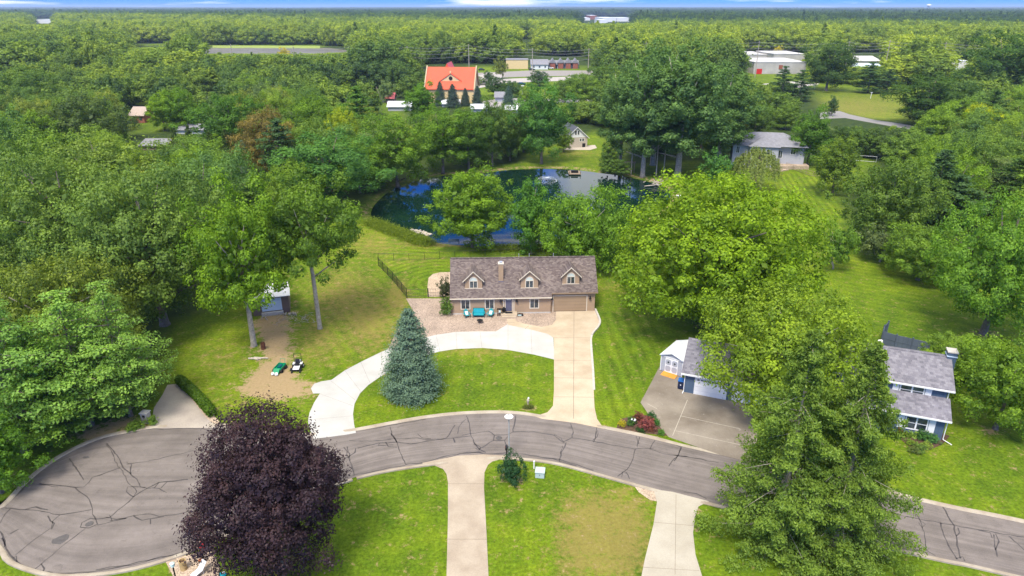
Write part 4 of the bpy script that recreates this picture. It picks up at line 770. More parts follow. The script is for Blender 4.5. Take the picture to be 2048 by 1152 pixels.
for a in [('pale far off hall at upper left beyond the treetops', 72, 112, 47, 39, 90), ('cluster of white far buildings on the wooded horizon', 1205, 1232, 44, 36, 200), ('low white far building left of the horizon cluster', 1168, 1180, 41, 36, 150), ('pink roofed far building on the wooded horizon', 1180, 1193, 39, 31, 150), ('long pale far building right of the horizon cluster', 1234, 1262, 43, 36, 160), ('white far building below the horizon cluster', 1199, 1215, 48, 40, 120)]:
    farbox('far_building', a[0], 'building', a[1], a[2], a[3], a[4], a[5], M['brickred'] if 'pink' in a[0] else M['whitewall'], M['roofp'], True, 'buildings on the horizon')
wt = at(1855, 24); wtt = thing('water_tower', 'pale water tower on the horizon at right', 'water tower', (wt.x, wt.y, 0)); s_ = 1.6
MB().lathe((0, 0, 0), [(9, 0), (5, 8), (4.5, 38), (7, 44)], 16).build('shaft', M['white'], wtt); MB().lathe((0, 0, 42), [(6, 0), (18, 6), (20, 12), (16, 18), (5, 22)], 20).build('tank', M['white'], wtt)
# ================================================================== TREES
def cards(C, Nn, size, cv, name, m, asp=.62):
    """leaf sprays: one bent kite of two faces each... kept to one quad for speed"""
    n = len(C); Nn = Nn / (np.linalg.norm(Nn, axis=1, keepdims=True) + 1e-9)
    r = RNG.normal(size=(n, 3)); T = np.cross(Nn, r); T /= np.linalg.norm(T, axis=1, keepdims=True) + 1e-9; B = np.cross(Nn, T)
    s = (size * RNG.uniform(.65, 1.3, n))[:, None]
    V = np.stack([C - T * s * .5, C + B * s * asp * .5 + Nn * s * .10, C + T * s * .5, C - B * s * asp * .5 + Nn * s * .10], 1).reshape(-1, 3)
    Q = np.arange(4 * n).reshape(n, 4); me = bpy.data.meshes.new(name); fastmesh(me, V, Q)
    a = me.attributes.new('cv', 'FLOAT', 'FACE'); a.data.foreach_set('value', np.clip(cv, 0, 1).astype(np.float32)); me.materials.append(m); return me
def rdir(n, up=0.0):
    d = RNG.normal(size=(n, 3)); d[:, 2] += up; return d / np.linalg.norm(d, axis=1, keepdims=True)
def broad(H=16., R=6.5, base=.18, nb=110, per=110, leaf=.42, rb=.15, tuft=.5, fill=.25, shape=1.0, limbs=9, trunk_r=.35, gap=.0, m=None, seed=0, multi=1, leafm=None, lumpy=1.0):
    """round or upright broadleaf: clumps over a lumpy ellipsoid, limbs reaching into it"""
    global RNG; RNG = np.random.default_rng(seed + 100)
    zc = H * (base + (1 - base) * .47); RZ = H * (1 - base) * .5
    d = rdir(nb * 6, .25); pick = [0]; dm_ = np.linalg.norm(d - d[0], axis=1) * RNG.uniform(.75, 1, len(d))
    for _ in range(nb - 1): j_ = int(np.argmax(dm_)); pick.append(j_); dm_ = np.minimum(dm_, np.linalg.norm(d - d[j_], axis=1))
    d = d[pick]; RNG.shuffle(d); lump = 1 + lumpy * .20 * np.sin(3 * d[:, 0] * 2.1 + seed) * np.cos(2.7 * d[:, 1] + seed * 1.7) + lumpy * .16 * np.sin(5.1 * d[:, 2] + 3 * d[:, 0] + seed)
    rr_ = np.where(RNG.random(nb) < fill, RNG.uniform(.3, .75, nb), RNG.uniform(.80, 1.0, nb)) * lump
    wz = np.where(d[:, 2] < 0, .85 if shape >= 1 else 1.0, 1.0)
    P = np.stack([d[:, 0] * rr_ * R, d[:, 1] * rr_ * R, zc + d[:, 2] * rr_ * RZ * wz], 1)
    tz = np.clip((P[:, 2] - H * base) / (H * (1 - base)), 0, 1); prof = np.where(shape >= 1, 1, 1 - .35 * tz); P[:, :2] *= prof[:, None] if hasattr(prof, '__len__') else prof
    br = R * rb * RNG.uniform(.65, 1.45, nb)
    C = []; Nn = []; CV = []
    for i in range(nb):
        k = int(per * (br[i] / (R * rb)) ** 1.6); dd_ = rdir(k, .35); outd = (P[i] - np.array([0, 0, zc - RZ * .3])); outd /= np.linalg.norm(outd) + 1e-6
        dd_ = dd_ + outd * .55; dd_ /= np.linalg.norm(dd_, axis=1, keepdims=True)
        rad_ = br[i] * RNG.uniform(.55, 1.0, k) ** .7 * (1 + .22 * np.sin(dd_[:, 0] * 7 + i) * np.sin(dd_[:, 1] * 6 + i * 2) + .15 * np.sin(dd_[:, 2] * 9 + i))
        q = P[i] + dd_ * rad_[:, None] * np.array([1.0, 1.0, .85]) 
        tk = RNG.random(k) < tuft * .3; q[tk] += outd * br[i] * RNG.uniform(.1, .75, (tk.sum(), 1)) + np.array([0, 0, .2 * br[i]]) * RNG.random((tk.sum(), 1))
        C.append(q); Nn.append(dd_ * 1.05 + RNG.normal(size=(k, 3)) * .36 + np.array([0, 0, .25])); CV.append(np.clip(RNG.normal(.42, .20, k) + RNG.normal(0, .16), 0, 1))
    kin = int(nb * per * .05); d = rdir(kin); q = d * (RNG.random((kin, 1)) ** .4) * np.array([R, R, RZ]) * .74; q[:, 2] += zc; S_ = np.full(sum(len(c) for c in C) + kin, leaf); S_[-kin:] *= 2.6
    C.append(q); Nn.append(rdir(kin, .6)); CV.append(np.full(kin, .2))  # inner leaves get a darker tone, the crown's inside shade painted in
    C = np.concatenate(C); Nn = np.concatenate(Nn); CV = np.concatenate(CV)
    if gap: keep = (np.sin(C[:, 0] * 1.1 + seed) * np.sin(C[:, 1] * 1.2) * np.sin(C[:, 2] * .9 + seed)) < (1 - gap); C, Nn, CV, S_ = C[keep], Nn[keep], CV[keep], S_[keep]
    crown = cards(C, Nn, S_, CV, 'crown', leafm or M['leaf'])
    tb = MB(); r2 = random.Random(seed)
    for s_ in range(multi):
        ox, oy = (0, 0) if multi == 1 else (r2.uniform(-.6, .6), r2.uniform(-.6, .6)); top = H * .72; tx, ty = ox * 3 + r2.uniform(-.4, .4), oy * 3 + r2.uniform(-.4, .4)
        tb.tube([(ox, oy, -.3), (ox, oy, .35), (ox + (tx - ox) * .3, oy + (ty - oy) * .3, H * base * .9), (tx * .8, ty * .8, H * .5), (tx, ty, top)], [trunk_r * 1.5, trunk_r * 1.05, trunk_r * .85, trunk_r * .5, trunk_r * .12], 9)
    idx = np.argsort(-np.abs(P[:, 2] - zc) * 0 + RNG.random(nb))[:limbs]
    for i in idx:
        p = P[i]; z0 = max(H * base * .75, min(p[2] - H * .12, H * .55)) * r2.uniform(.8, 1.0); mid = (p[0] * .45, p[1] * .45, z0 + (p[2] - z0) * .55)
        tb.tube([(0, 0, z0), mid, tuple(p * np.array([.80, .80, .97]))], [trunk_r * .42, trunk_r * .26, trunk_r * .07], 6)
    tm = tb.build('trunk_src', m or M['bark'], smooth=True); tme = tm.data; bpy.data.objects.remove(tm); tme.name = 'trunk'
    return crown, tme, H, R
def conifer(H=11., R=3.4, kind='spruce', leaf=.3, seed=0, layers=26, per=13, m=None, base=.02, leafm=None, dens=1.0):
    global RNG; RNG = np.random.default_rng(seed + 500); r2 = random.Random(seed); C = []; Nn = []; CV = []; tb = MB()
    for L_ in range(layers):
        f = (L_ + .5) / layers; z = H * (base + (1 - base) * f)
        if kind == 'spruce': Rl = R * ((1 - f) ** .60) * (1 - .12 * math.exp(-((f) / .05) ** 2)) + .12
        elif kind == 'norway': Rl = R * (1 - f) ** .62 * (.92 + .2 * math.sin(f * 19 + seed))+ .2
        else: Rl = R * (1 - .25 * f) * (1 - f ** 3.0) ** .8 * (.75 + .35 * r2.random()) * (0.55 + .45 * min(1, f / .18)) + .3
        nb = max(4, int(per * (Rl / R) ** .75 * (1.0 if kind != 'pine' else .8)) + (2 if kind == 'spruce' else 0)); a0 = r2.random() * 6.28
        for j in range(nb):
            a = a0 + 6.283 * j / nb + r2.uniform(-.22, .22); Lb = Rl * r2.uniform(.62, 1.16) if kind == 'spruce' else Rl * r2.uniform(.62, 1.22); dx, dy = math.cos(a), math.sin(a); z1 = z + r2.uniform(-.5, .5) * H / layers
            if kind == 'spruce':
                k = int((16 + 46 * Lb / R) * dens); s_ = RNG.uniform(.40, 1.0, k) ** .7; wob = RNG.normal(0, .16 + .10 * Lb / R, (k, 3)); wid = (1 - np.abs(s_ - .7)) * .55 * Lb * .45
                lat = RNG.uniform(-1, 1, k) * wid; zz = z1 - .20 * Lb * s_ + .22 * Lb * s_ ** 3
                q = np.stack([dx * Lb * s_ - dy * lat, dy * Lb * s_ + dx * lat, zz - .10 * np.abs(lat)], 1) + wob * np.array([1, 1, .55]); C.append(q)
                Nn.append(np.array([dx * .75, dy * .75, .75]) + RNG.normal(size=(k, 3)) * .45); CV.append(np.clip(RNG.normal(.45, .2, k) + (s_ - .75) * .9, 0, 1))  # tone rises toward branch tips: light on the tips painted into the leaves
            elif kind == 'norway':
                k = int((34 + 46 * Lb / R) * dens); s_ = RNG.uniform(.25, 1.0, k) ** .75; dro = .36 * Lb
                def zc_(s): return z1 + .10 * Lb * s - dro * s ** 1.5 + .20 * Lb * s ** 4
                lat = RNG.uniform(-1, 1, k) * (.07 + .34 * s_ * (1.2 - s_)) * Lb * .8
                q = np.stack([dx * Lb * s_ - dy * lat, dy * Lb * s_ + dx * lat, zc_(s_) - np.abs(RNG.normal(0, .24, k)) - .25 * np.abs(lat)], 1) + RNG.normal(0, .07, (k, 3)); C.append(q)
                Nn.append(np.array([dx * .5, dy * .5, .55]) + RNG.normal(size=(k, 3)) * .6); CV.append(np.clip(RNG.normal(.40, .2, k) + (s_ - .7) * .7, 0, 1))  # outer sprays painted lighter, inner ones darker, as light would leave them
                if j % 2 == 0: tb.tube([(0, 0, z1), (dx * Lb * .35, dy * Lb * .35, zc_(.35) - .04), (dx * Lb * .7, dy * Lb * .7, zc_(.7) - .1)], [.045, .03, .012], 4, False)
            else:                                                # pine: flat plates of tufts
                nt_ = max(2, int(Lb / R * 8.5)); 
                for q_ in range(nt_):
                    s_ = .38 + .62 * (q_ + r2.random() * .6) / nt_; la = r2.uniform(-.28, .28) * Lb * (.4 + s_ * .5); c0 = np.array([dx * Lb * s_ - dy * la, dy * Lb * s_ + dx * la, z1 + .10 * Lb * s_ + r2.uniform(-.12, .12)])
                    k = int(38 * dens); tr_ = .10 * R + .26; o_ = rdir(k, .3) * RNG.uniform(.3, 1, (k, 1)) * np.array([tr_, tr_, tr_ * .48]); C.append(c0 + o_)
                    Nn.append(o_ / tr_ * .7 + np.array([dx * .1, dy * .1, .8]) + RNG.normal(size=(k, 3)) * .4); CV.append(np.clip(RNG.normal(.45, .18, k) + r2.uniform(-.12, .2), 0, 1))
                if Lb > 1: tb.tube([(0, 0, z1 - .1), (dx * Lb * .5, dy * Lb * .5, z1), (dx * Lb * .95, dy * Lb * .95, z1 + .1 * Lb)], [.07, .05, .02], 4, False)
    k = int(700 * dens); zt = H * (1 - .55 * RNG.random(k)); rt = .15 + .10 * (H - zt); C.append(np.stack([RNG.normal(0, 1, k) * rt, RNG.normal(0, 1, k) * rt, zt], 1)); Nn.append(rdir(k, .5)); CV.append(np.clip(RNG.normal(.4, .2, k), 0, 1))
    k = int(160 * dens); C.append(np.stack([RNG.normal(0, .10, k), RNG.normal(0, .10, k), H * (1 - .05 * RNG.random(k) ** 1)], 1)); Nn.append(rdir(k, .5)); CV.append(np.full(k, .6))
    C = np.concatenate(C); Nn = np.concatenate(Nn); CV = np.concatenate(CV)
    crown = cards(C, Nn, leaf, CV, 'crown', leafm or M['leaf'], .55 if kind != 'norway' else .42)
    tb.tube([(0, 0, -.3), (0, 0, .3), (0, 0, H * .4), (0, 0, H * .7), (0, 0, H * .97)], [H * .026, H * .019, H * .011, H * .005, .02], 8)
    tm = tb.build('t', m or M['bark'], smooth=True); tme = tm.data; bpy.data.objects.remove(tm); tme.name = 'trunk'; return crown, tme, H, R
def willow(H=9., R=4.2, seed=3):
    global RNG; RNG = np.random.default_rng(seed); C = []; Nn = []; CV = []
    for i in range(230):
        a = RNG.uniform(0, 6.28); r = R * RNG.random() ** .5; zt = H * (.98 - .33 * (r / R) ** 2) * RNG.uniform(.85, 1); L_ = RNG.uniform(.3, .85) * zt * (.35 + .65 * r / R); k = int(30 * L_ / 3 + 22)
        t_ = RNG.random(k); rr_ = r * (1 + .15 * t_); c = np.stack([np.cos(a) * rr_, np.sin(a) * rr_, zt - L_ * t_], 1) + RNG.normal(0, .09, (k, 3)); C.append(c); Nn.append(np.array([np.cos(a), np.sin(a), .6]) + RNG.normal(size=(k, 3)) * .5); CV.append(np.clip(RNG.normal(.5, .2, k), 0, 1))
    crown = cards(np.concatenate(C), np.concatenate(Nn), .34, np.concatenate(CV), 'crown', M['leaf'], .4); tb = MB().tube([(0, 0, -.2), (.1, 0, H * .35), (.5, .2, H * .8)], [.35, .25, .06], 8)
    for a in (0.5, 2.3, 4.1): tb.tube([(.1, 0, H * .3), (math.cos(a) * 1.4, math.sin(a) * 1.4, H * .62), (math.cos(a) * 2.6, math.sin(a) * 2.6, H * .78)], [.16, .1, .03], 6)
    o = tb.build('t', M['bark'], smooth=True); me = o.data; bpy.data.objects.remove(o); me.name = 'trunk'; return crown, me, H, R
PR = {
 'maplebig': broad(21, 12.2, .07, 270, 190, .40, .118, .6, .2, 1, 14, .62, seed=1, lumpy=.5), 'purple': broad(13, 6.5, .13, 250, 210, .20, .135, .6, .18, .5, 14, .3, seed=2, lumpy=.6),
 'tallA': broad(19, 7., .26, 110, 200, .34, .15, .6, .25, 1, 12, .42, m=M['barkp'], seed=3), 'tallB': broad(21, 7.4, .42, 90, 200, .34, .155, .6, .25, 1, 12, .34, m=M['barkp'], seed=4, gap=.1),
 'airy': broad(13, 9., .05, 200, 160, .32, .13, .8, .3, 1, 18, .3, m=M['barkp'], seed=5, lumpy=.5), 'bigR': broad(19, 10., .14, 170, 210, .36, .13, .7, .22, 1, 12, .6, seed=6),
 'pondA': broad(13, 5.6, .06, 110, 190, .30, .16, .7, .2, 1, 8, .3, seed=7), 'pondB': broad(13, 3.9, .08, 80, 160, .28, .21, .7, .2, .5, 8, .2, m=M['barkp'], seed=8), 'pondC': broad(10, 7., .03, 150, 160, .30, .14, .7, .25, 1, 12, .22, m=M['barkp'], seed=9),
 'cotton': broad(30, 9., .22, 140, 190, .48, .15, .5, .25, .5, 12, .6, m=M['barkp'], seed=10),
 'gA': broad(15, 6.2, .10, 85, 210, .33, .17, .5, .2, 1, 7, .35, seed=11), 'gB': broad(16, 5.4, .12, 70, 210, .33, .19, .6, .2, .5, 7, .32, seed=12), 'gC': broad(13, 6.8, .08, 95, 190, .33, .155, .8, .25, 1, 7, .34, seed=13), 'gD': broad(17, 6.0, .14, 60, 250, .33, .21, .4, .2, 1, 7, .34, seed=14),
 'small': broad(6, 2.6, .16, 42, 70, .30, .22, .6, .25, 1, 8, .14, m=M['barkp'], seed=15, gap=.15, multi=2), 'shrub': broad(2.2, 1.3, .02, 40, 75, .15, .26, .5, .3, 1, 4, .05, seed=16),
 'blue': conifer(11, 3.6, 'spruce', .22, 1, 32, 17, base=.0, dens=1.7), 'nor': conifer(20, 6.6, 'norway', .27, 2, 27, 10, m=M['barkp'], base=.04, dens=6.0), 'nor2': conifer(20, 6.2, 'norway', .27, 7, 27, 10, m=M['barkp'], base=.04, dens=6.0), 'dsp': conifer(14, 3.2, 'norway', .36, 3, 22, 9, dens=1.0),
 'pine': conifer(15, 6.2, 'pine', .30, 4, 15, 11, base=.06), 'dpine': conifer(14, 5., 'pine', .46, 5, 13, 8, dens=.7), 'willow': willow(),
}
def tint(s):                                                    # foliage tints (linear base colours)
    return {'bright': (.120, .190, .022), 'mid': (.115, .178, .026), 'dark': (.082, .136, .028), 'deep': (.048, .090, .034), 'yel': (.19, .23, .012), 'olive': (.105, .125, .025), 'grey': (.115, .160, .060), 'blue': (.115, .180, .155), 'dblue': (.060, .098, .095),
            'purple': (.054, .030, .046), 'orange': (.135, .105, .030), 'lime': (.155, .235, .010), 'pinel': (.135, .225, .048), 'gold': (.36, .30, .01), 'will': (.13, .16, .045), 'rusty': (.075, .05, .03), 'maple': (.125, .195, .010), 'nor': (.102, .155, .026)}[s]
TREES = []
KN = {'purple': 'maple_tree', 'maplebig': 'maple_tree', 'cotton': 'cottonwood_tree', 'blue': 'spruce_tree', 'nor': 'spruce_tree', 'nor2': 'spruce_tree', 'dsp': 'spruce_tree', 'pine': 'pine_tree', 'dpine': 'pine_tree', 'willow': 'willow_tree', 'shrub': 'shrub'}
def tree(k, px, py, top, width, ti, label, group=None, rot=None, wy=None, name=None, cat=None, xy=None):
    cr_, tr_, H0, R0 = PR[k]; b = at(px, py) if xy is None else Vector((xy[0], xy[1], 0)); Hh = atY(px, top, b.y + width * .1 / 14).z; Rr = width / 2 / F * depth(b.x, b.y, Hh * .55)
    nm = name or KN.get(k, 'broadleaf_tree'); r2 = random.Random(int(px * 31 + py * 17))
    o = thing(nm, label, cat or ('shrub' if nm == 'shrub' else 'tree'), b, r2.random() * 6.28 if rot is None else rot, group); sx = Rr / R0; o.scale = (sx, sx, Hh / H0)
    t_ = bpy.data.objects.new('trunk', tr_); col.objects.link(t_); t_.parent = o
    c_ = bpy.data.objects.new('crown', cr_); col.objects.link(c_); c_.parent = o; tc3 = tint(ti) if isinstance(ti, str) else ti; j = r2.uniform(.92, 1.08) * (1.62 if k not in ('purple', 'blue') else 1.1)
    c_.color = (tc3[0] * j * .94, tc3[1] * j * 1.03, tc3[2] * j * .95, 1); TREES.append((b.x, b.y, Rr)); return o
T = tree
T('purple', 562, 1132, 806, 338, 'purple', 'dark purple leaved maple on the lawn beside the cul-de-sac')
T('nor', 1552, 1085, 635, 305, 'nor', 'left one of the two tall drooping conifers at bottom right, over the pale driveway', rot=.6)
T('nor2', 1665, 1092, 660, 285, 'nor', 'right one of the two tall drooping conifers, in front of the blue house', rot=2.1)
T('airy', 1556, 815, 574, 318, (.128, .185, .016), 'spreading light green tree with bare twigs overhanging the blue garage')
T('maplebig', 1418, 655, 345, 390, 'maple', 'huge bright green maple right of the tan house')
T('bigR', 1966, 668, 395, 235, (.10, .185, .02), 'large round tree with thick forked trunk behind the blue fence')
T('gC', 1990, 858, 668, 190, (.10, .165, .016), 'leaning tree on the lawn at the right edge beside the blue house')
T('gA', 1905, 752, 672, 125, 'mid', 'dense green tree pressed against the blue house chimney'); T('gC', 1950, 745, 690, 120, (.08, .15, .018), 'bushy tree between the blue house and the right edge')
T('small', 1672, 541, 445, 62, (.085, .15, .02), 'small two stemmed tree standing alone on the right lawn'); T('small', 1748, 523, 452, 68, (.085, .115, .045), 'small thin tree with pale forked trunk right of the two stemmed one')
T('gC', 1835, 560, 448, 150, (.10, .165, .02), 'broad low crowned tree behind the pale forked one'); T('gC', 1765, 500, 318, 175, (.085, .135, .022), 'wide olive crowned tree at the right of the striped lawn', )
T('gB', 1664, 388, 275, 88, (.10, .15, .02), 'upright light tree just right of the white picket line of fence'); T('gB', 1614, 332, 215, 84, (.07, .14, .018), 'dense tree touching the right end of the hip roofed house')
T('willow', 1508, 380, 288, 92, 'will', 'pale weeping willow in front of the hip roofed house'); T('small', 1432, 374, 300, 58, (.06, .14, .03), 'small fresh green tree left of the willow')
T('gA', 1432, 320, 262, 60, 'mid', 'small rounded tree at the left corner of the hip roofed house')
for a in [(1355, 354, 98, 200, 'tallest wide cottonwood with twin pale trunks by the driftwood'), (1285, 352, 112, 150, 'cottonwood with straight pale trunk right of the timber swing frame'), (1240, 335, 135, 110, 'narrow cottonwood left of the timber swing frame'), (1435, 330, 135, 145, 'rightmost cottonwood of the pond grove, rounded top'), (1305, 330, 92, 170, 'rear cottonwood rising above the middle of the pond grove')]: T('cotton', a[0], a[1], a[2], a[3], (.078, .138, .042), a[4])
for i, (x, y) in enumerate([(1262, 348), (1312, 352), (1327, 350)]): T('tallB', x, y, 200, 60, (.05, .095, .025), ['slim dark tree behind the timber swing frame', 'slim pale trunked tree in the middle of the pond grove', 'slim pale trunked tree left of the driftwood pile'][i])
T('gA', 1230, 352, 318, 56, 'dark', 'dark round bush at the water edge left of the timber swing frame', name='shrub'); T('gB', 1215, 345, 290, 40, 'dark', 'dark upright tree at the left foot of the cottonwood grove')
T('gD', 1083, 328, 165, 108, (.062, .14, .028), 'tall full tree left of the small white gabled house'); T('gB', 985, 332, 195, 72, 'dark', 'narrow dark tree on the far pond bank, left of the tall full tree'); T('gA', 1020, 322, 212, 60, 'dark', 'dark tree between the narrow one and the tall full tree on the far bank')
T('gD', 938, 340, 218, 92, (.065, .125, .018), 'green tree with low skirts on the far pond bank'); T('gD', 886, 345, 216, 110, (.085, .155, .016), 'bright round topped tree with pale trunks on the far pond bank'); T('gA', 795, 372, 232, 135, (.09, .16, .016), 'wide bright tree overhanging the left end of the pond')
T('gD', 660, 425, 268, 200, (.062, .14, .030), 'big rounded deep green tree left of the pond'); T('gA', 720, 385, 290, 110, (.07, .14, .018), 'tree between the big rounded one and the pond end')
T('gC', 545, 352, 222, 120, 'orange', 'tree with orange brown tinged leaves in the left woodland'); T('blue', 493, 348, 280, 38, (.16, .23, .20), 'tiny pale blue spruce at the left of the orange tinged tree')
for i, a in enumerate([(392, 352, 250, 44), (432, 356, 262, 50), (463, 352, 258, 46), (362, 342, 255, 40)]): T('dsp', a[0], a[1], a[2], a[3], (.045, .075, .015), ['dark spruce, second from left of the four beside the grey roofs', 'dark spruce, third from left of the four beside the grey roofs', 'dark spruce, rightmost of the four beside the grey roofs', 'dark spruce, leftmost of the four beside the grey roofs'][i])
T('tallA', 508, 692, 372, 195, (.105, .18, .012), 'tall yellow green tree with straight pale trunk beside the dirt track'); T('tallB', 640, 657, 352, 205, (.078, .135, .016), 'tall long trunked tree right of the dirt track')
for a in [('bigR', 330, 650, 325, 300, (.098, .152, .032), 'massive dark tree on the left with grey limbs showing, above the shaded lawn'), ('bigR', 175, 600, 300, 270, (.105, .162, .032), 'massive dark green tree behind the yellowish locust'), ('bigR', 60, 560, 305, 250, (.100, .155, .036), 'broad dark tree at the left edge above the pale pines'), ('gD', 245, 500, 270, 190, (.12, .17, .032), 'rounded green tree in the second row of the left mass'),
          ('gD', 420, 520, 310, 170, (.07, .125, .035), 'dark tree right of the massive grey limbed one'), ('gC', 470, 470, 300, 130, (.085, .15, .035), 'mid green tree left of the twin tall trunks'), ('gA', 130, 470, 262, 170, (.085, .14, .022), 'light green tree in the second row near the left edge'), ('gA', 20, 440, 230, 170, (.07, .13, .035), 'bluish green tree at the left edge, second row'),
          ('gC', 185, 335, 190, 165, (.07, .105, .03), 'grey green wide tree left of the red brick house'), ('gA', 365, 262, 180, 70, (.085, .16, .012), 'bright green tree left half of a pair beside the red brick house'), ('gB', 330, 262, 184, 60, (.115, .19, .012), 'yellow green tree nearest the red brick house'), ('gC', 470, 310, 190, 150, (.06, .125, .016), 'wide domed tree right of the low grey roof'), ('gB', 510, 235, 152, 88, (.10, .16, .025), 'pale feathery topped tree above the wide domed one'),
          ('gC', 640, 310, 195, 130, (.09, .155, .014), 'bright feathery tree right of the orange tinged tree'), ('gA', 690, 335, 222, 70, 'yel', 'yellowish tree right of the bright feathery one'), ('gA', 60, 250, 140, 150, 'dark', 'dark round tree at far left, third row')]: T(*a[:6], a[6])
T('airy', 150, 760, 505, 300, (.105, .14, .022), 'yellowish feathery locust behind the pale pines on the left', name='locust_tree')
T('pine', 183, 850, 575, 260, 'pinel', 'pale green layered pine in the middle of the group beside the cul-de-sac'); T('pine', 262, 832, 560, 200, 'pinel', 'pale green layered pine nearest the left driveway'); T('pine', 50, 905, 560, 290, (.12, .21, .05), 'pale green layered pine at the left edge of the group'); T('pine', 112, 882, 640, 220, (.12, .21, .03), 'smaller pale pine in front of the group by the cul-de-sac curb')
T('gB', 5, 985, 820, 140, (.085, .165, .016), 'bright broadleaf tree at the bottom of the left edge by the curb')
T('blue', 826, 786, 612, 128, 'blue', 'dense conical blue spruce inside the curve of the white driveway')
T('pondA', 946, 494, 334, 158, (.105, .180, .014), 'rounded bright tree on the near pond bank beside the bench'); T('pondB', 1062, 508, 356, 86, (.075, .165, .020), 'slim upright tree behind the tan house chimney on the near bank'); T('pondC', 1168, 532, 387, 185, (.095, .175, .016), 'wide light tree with pale inner branches behind the garage roof')
T('dsp', 1002, 232, 150, 1, 'dark', 'x') if False else None
for i, a in enumerate([(881, 211, 163, 27), (906, 215, 168, 32), (931, 212, 176, 22), (955, 215, 172, 27)]): T('blue', a[0], a[1], a[2], a[3], 'dblue', ['dark blue spruce, first from left before the yellow church wall', 'dark blue spruce, second from left before the yellow church wall', 'dark blue spruce, third from left before the yellow church wall', 'dark blue spruce at the right corner of the church'][i])
T('blue', 1017, 219, 172, 30, (.075, .13, .125), 'blue spruce standing alone right of the church'); T('dpine', 722, 300, 172, 95, (.065, .13, .018), 'tall layered pine left of the long white carport'); T('gB', 846, 245, 165, 75, (.075, .15, .014), 'round topped green tree just left of the church')
T('gB', 977, 170, 142, 24, 'deep', 'small dark round tree right of the church gable'); T('gA', 992, 192, 154, 38, 'deep', 'dark oval tree in front of the parking lot'); T('gA', 1078, 172, 142, 42, 'deep', 'dark round tree below the pale parking lot')
T('gA', 1022, 195, 162, 44, 'deep', 'dark round tree behind the lone blue spruce'); T('small', 1002, 158, 116, 26, 'olive', 'thin airy tree pair before the parking lot')
T('dpine', 1562, 200, 132, 52, 'deep', 'left of the twin dark pines above the hip roofed house'); T('dpine', 1598, 202, 140, 56, 'deep', 'right of the twin dark pines above the hip roofed house'); T('gD', 1652, 182, 84, 92, (.040, .075, .018), 'big dark broad tree in front of the warehouses')
T('dpine', 1735, 186, 124, 66, 'deep', 'dark layered pine at the back of the open field'); T('dpine', 1772, 186, 138, 56, 'deep', 'shorter dark pine right of the layered pine in the field'); T('gD', 1845, 252, 150, 130, (.042, .080, .016), 'dark round tree at the right side of the open field'); T('gD', 1992, 200, 66, 150, (.045, .090, .018), 'very large dark tree at the upper right edge')
T('gB', 1662, 232, 192, 22, 'deep', 'small dark conical tree beside the curving far road'); T('gA', 1952, 308, 212, 92, (.26, .29, .008), 'vivid yellow green tree at the right')
for a in [(1130, 208, 158, 62, 'dark', 'dark full tree right of the tall full tree, below the parking lot'), (1168, 214, 148, 66, 'mid', 'green tree between the parking lot and the small white gabled house'), (1200, 196, 132, 62, 'dark', 'dark tree hiding the right end of the far road'), (1150, 190, 150, 48, (.09, .15, .035), 'lighter green tree in front of the far road below the gabled apartment blocks'), (1058, 214, 176, 40, 'mid', 'small green tree just right of the lone blue spruce lot'), (948, 196, 160, 22, 'dark', 'small dark tree at the right gable wall of the church'), (1128, 304, 258, 34, 'mid', 'small green tree screening the left wall of the small white gabled house')]: T('gA', *a)
for i, a in enumerate([(1688, 306, 254, 64), (1728, 314, 258, 74), (1772, 318, 256, 84), (1812, 322, 262, 70)]): T('gC', a[0], a[1], a[2], a[3], [(.05, .09, .022), 'dark', (.06, .095, .03), 'dark'][i], ['bushy dark tree in the thicket below the far road, leftmost of four', 'bushy dark tree in the thicket below the far road, second from left', 'bushy dark tree in the thicket below the far road, third from left', 'bushy dark tree in the thicket below the far road, rightmost of four'][i])
T('gA', 1500, 262, 236, 44, 'rusty', 'low rusty brown leaved tree behind the hip roof'); T('small', 772, 205, 160, 34, 'grey', 'greyish half bare tree above the small red barn'); T('gB', 570, 128, 95, 26, 'gold', 'vivid golden tree before the river'); T('gB', 1556, 112, 92, 20, 'gold', 'golden tree behind the warehouses')
# ---- woodland filled tree by tree: jittered grid, kept out of the openings the place has
CLEAR = [(845, 128, 966, 206), (966, 128, 1182, 200), (262, 214, 292, 246), (285, 236, 334, 262), (402, 194, 448, 210), (1062, 116, 1168, 140), (1486, 106, 1612, 162), (1624, 172, 1806, 246), (1684, 108, 1772, 172), (1462, 272, 1582, 330), (1132, 250, 1190, 300), (1518, 196, 1572, 206), (1806, 168, 1900, 196),
         (776, 202, 822, 244), (700, 184, 745, 200), (672, 194, 690, 206), (772, 186, 790, 200), (1900, 120, 1935, 152), (878, 200, 1036, 226), (1030, 205, 1045, 235), (480, 330, 510, 350), (350, 246, 410, 266), (285, 262, 330, 296), (1660, 230, 1810, 250), (1040, 75, 1064, 130), (410, 90, 640, 106), (268, 86, 345, 94), (1190, 265, 1206, 296)]
ZONEB = px2w([(-260, 620), (-40, 600), (300, 600), (520, 520), (640, 420), (760, 360), (870, 325), (1000, 318), (1040, 312), (1120, 250), (1200, 250), (1300, 312), (1400, 300), (1470, 275), (1590, 300), (1740, 300), (1745, 320), (1780, 420), (1800, 470), (1900, 500), (2100, 540), (2400, 540), (2500, 118), (-450, 118)])
ZB = [(p.x, p.y) for p in ZONEB]
rw = random.Random(42); cand = []
Y = 100.0
while Y < 470:
    stp = 10.5 + max(0, (Y - 220)) * .012; X = -Y * .86 - 20
    while X < Y * .86 + 20:
        x, y = X + rw.uniform(-.42, .42) * stp, Y + rw.uniform(-.42, .42) * stp; X += stp
        cand.append((x, y, stp))
    Y += stp * .95
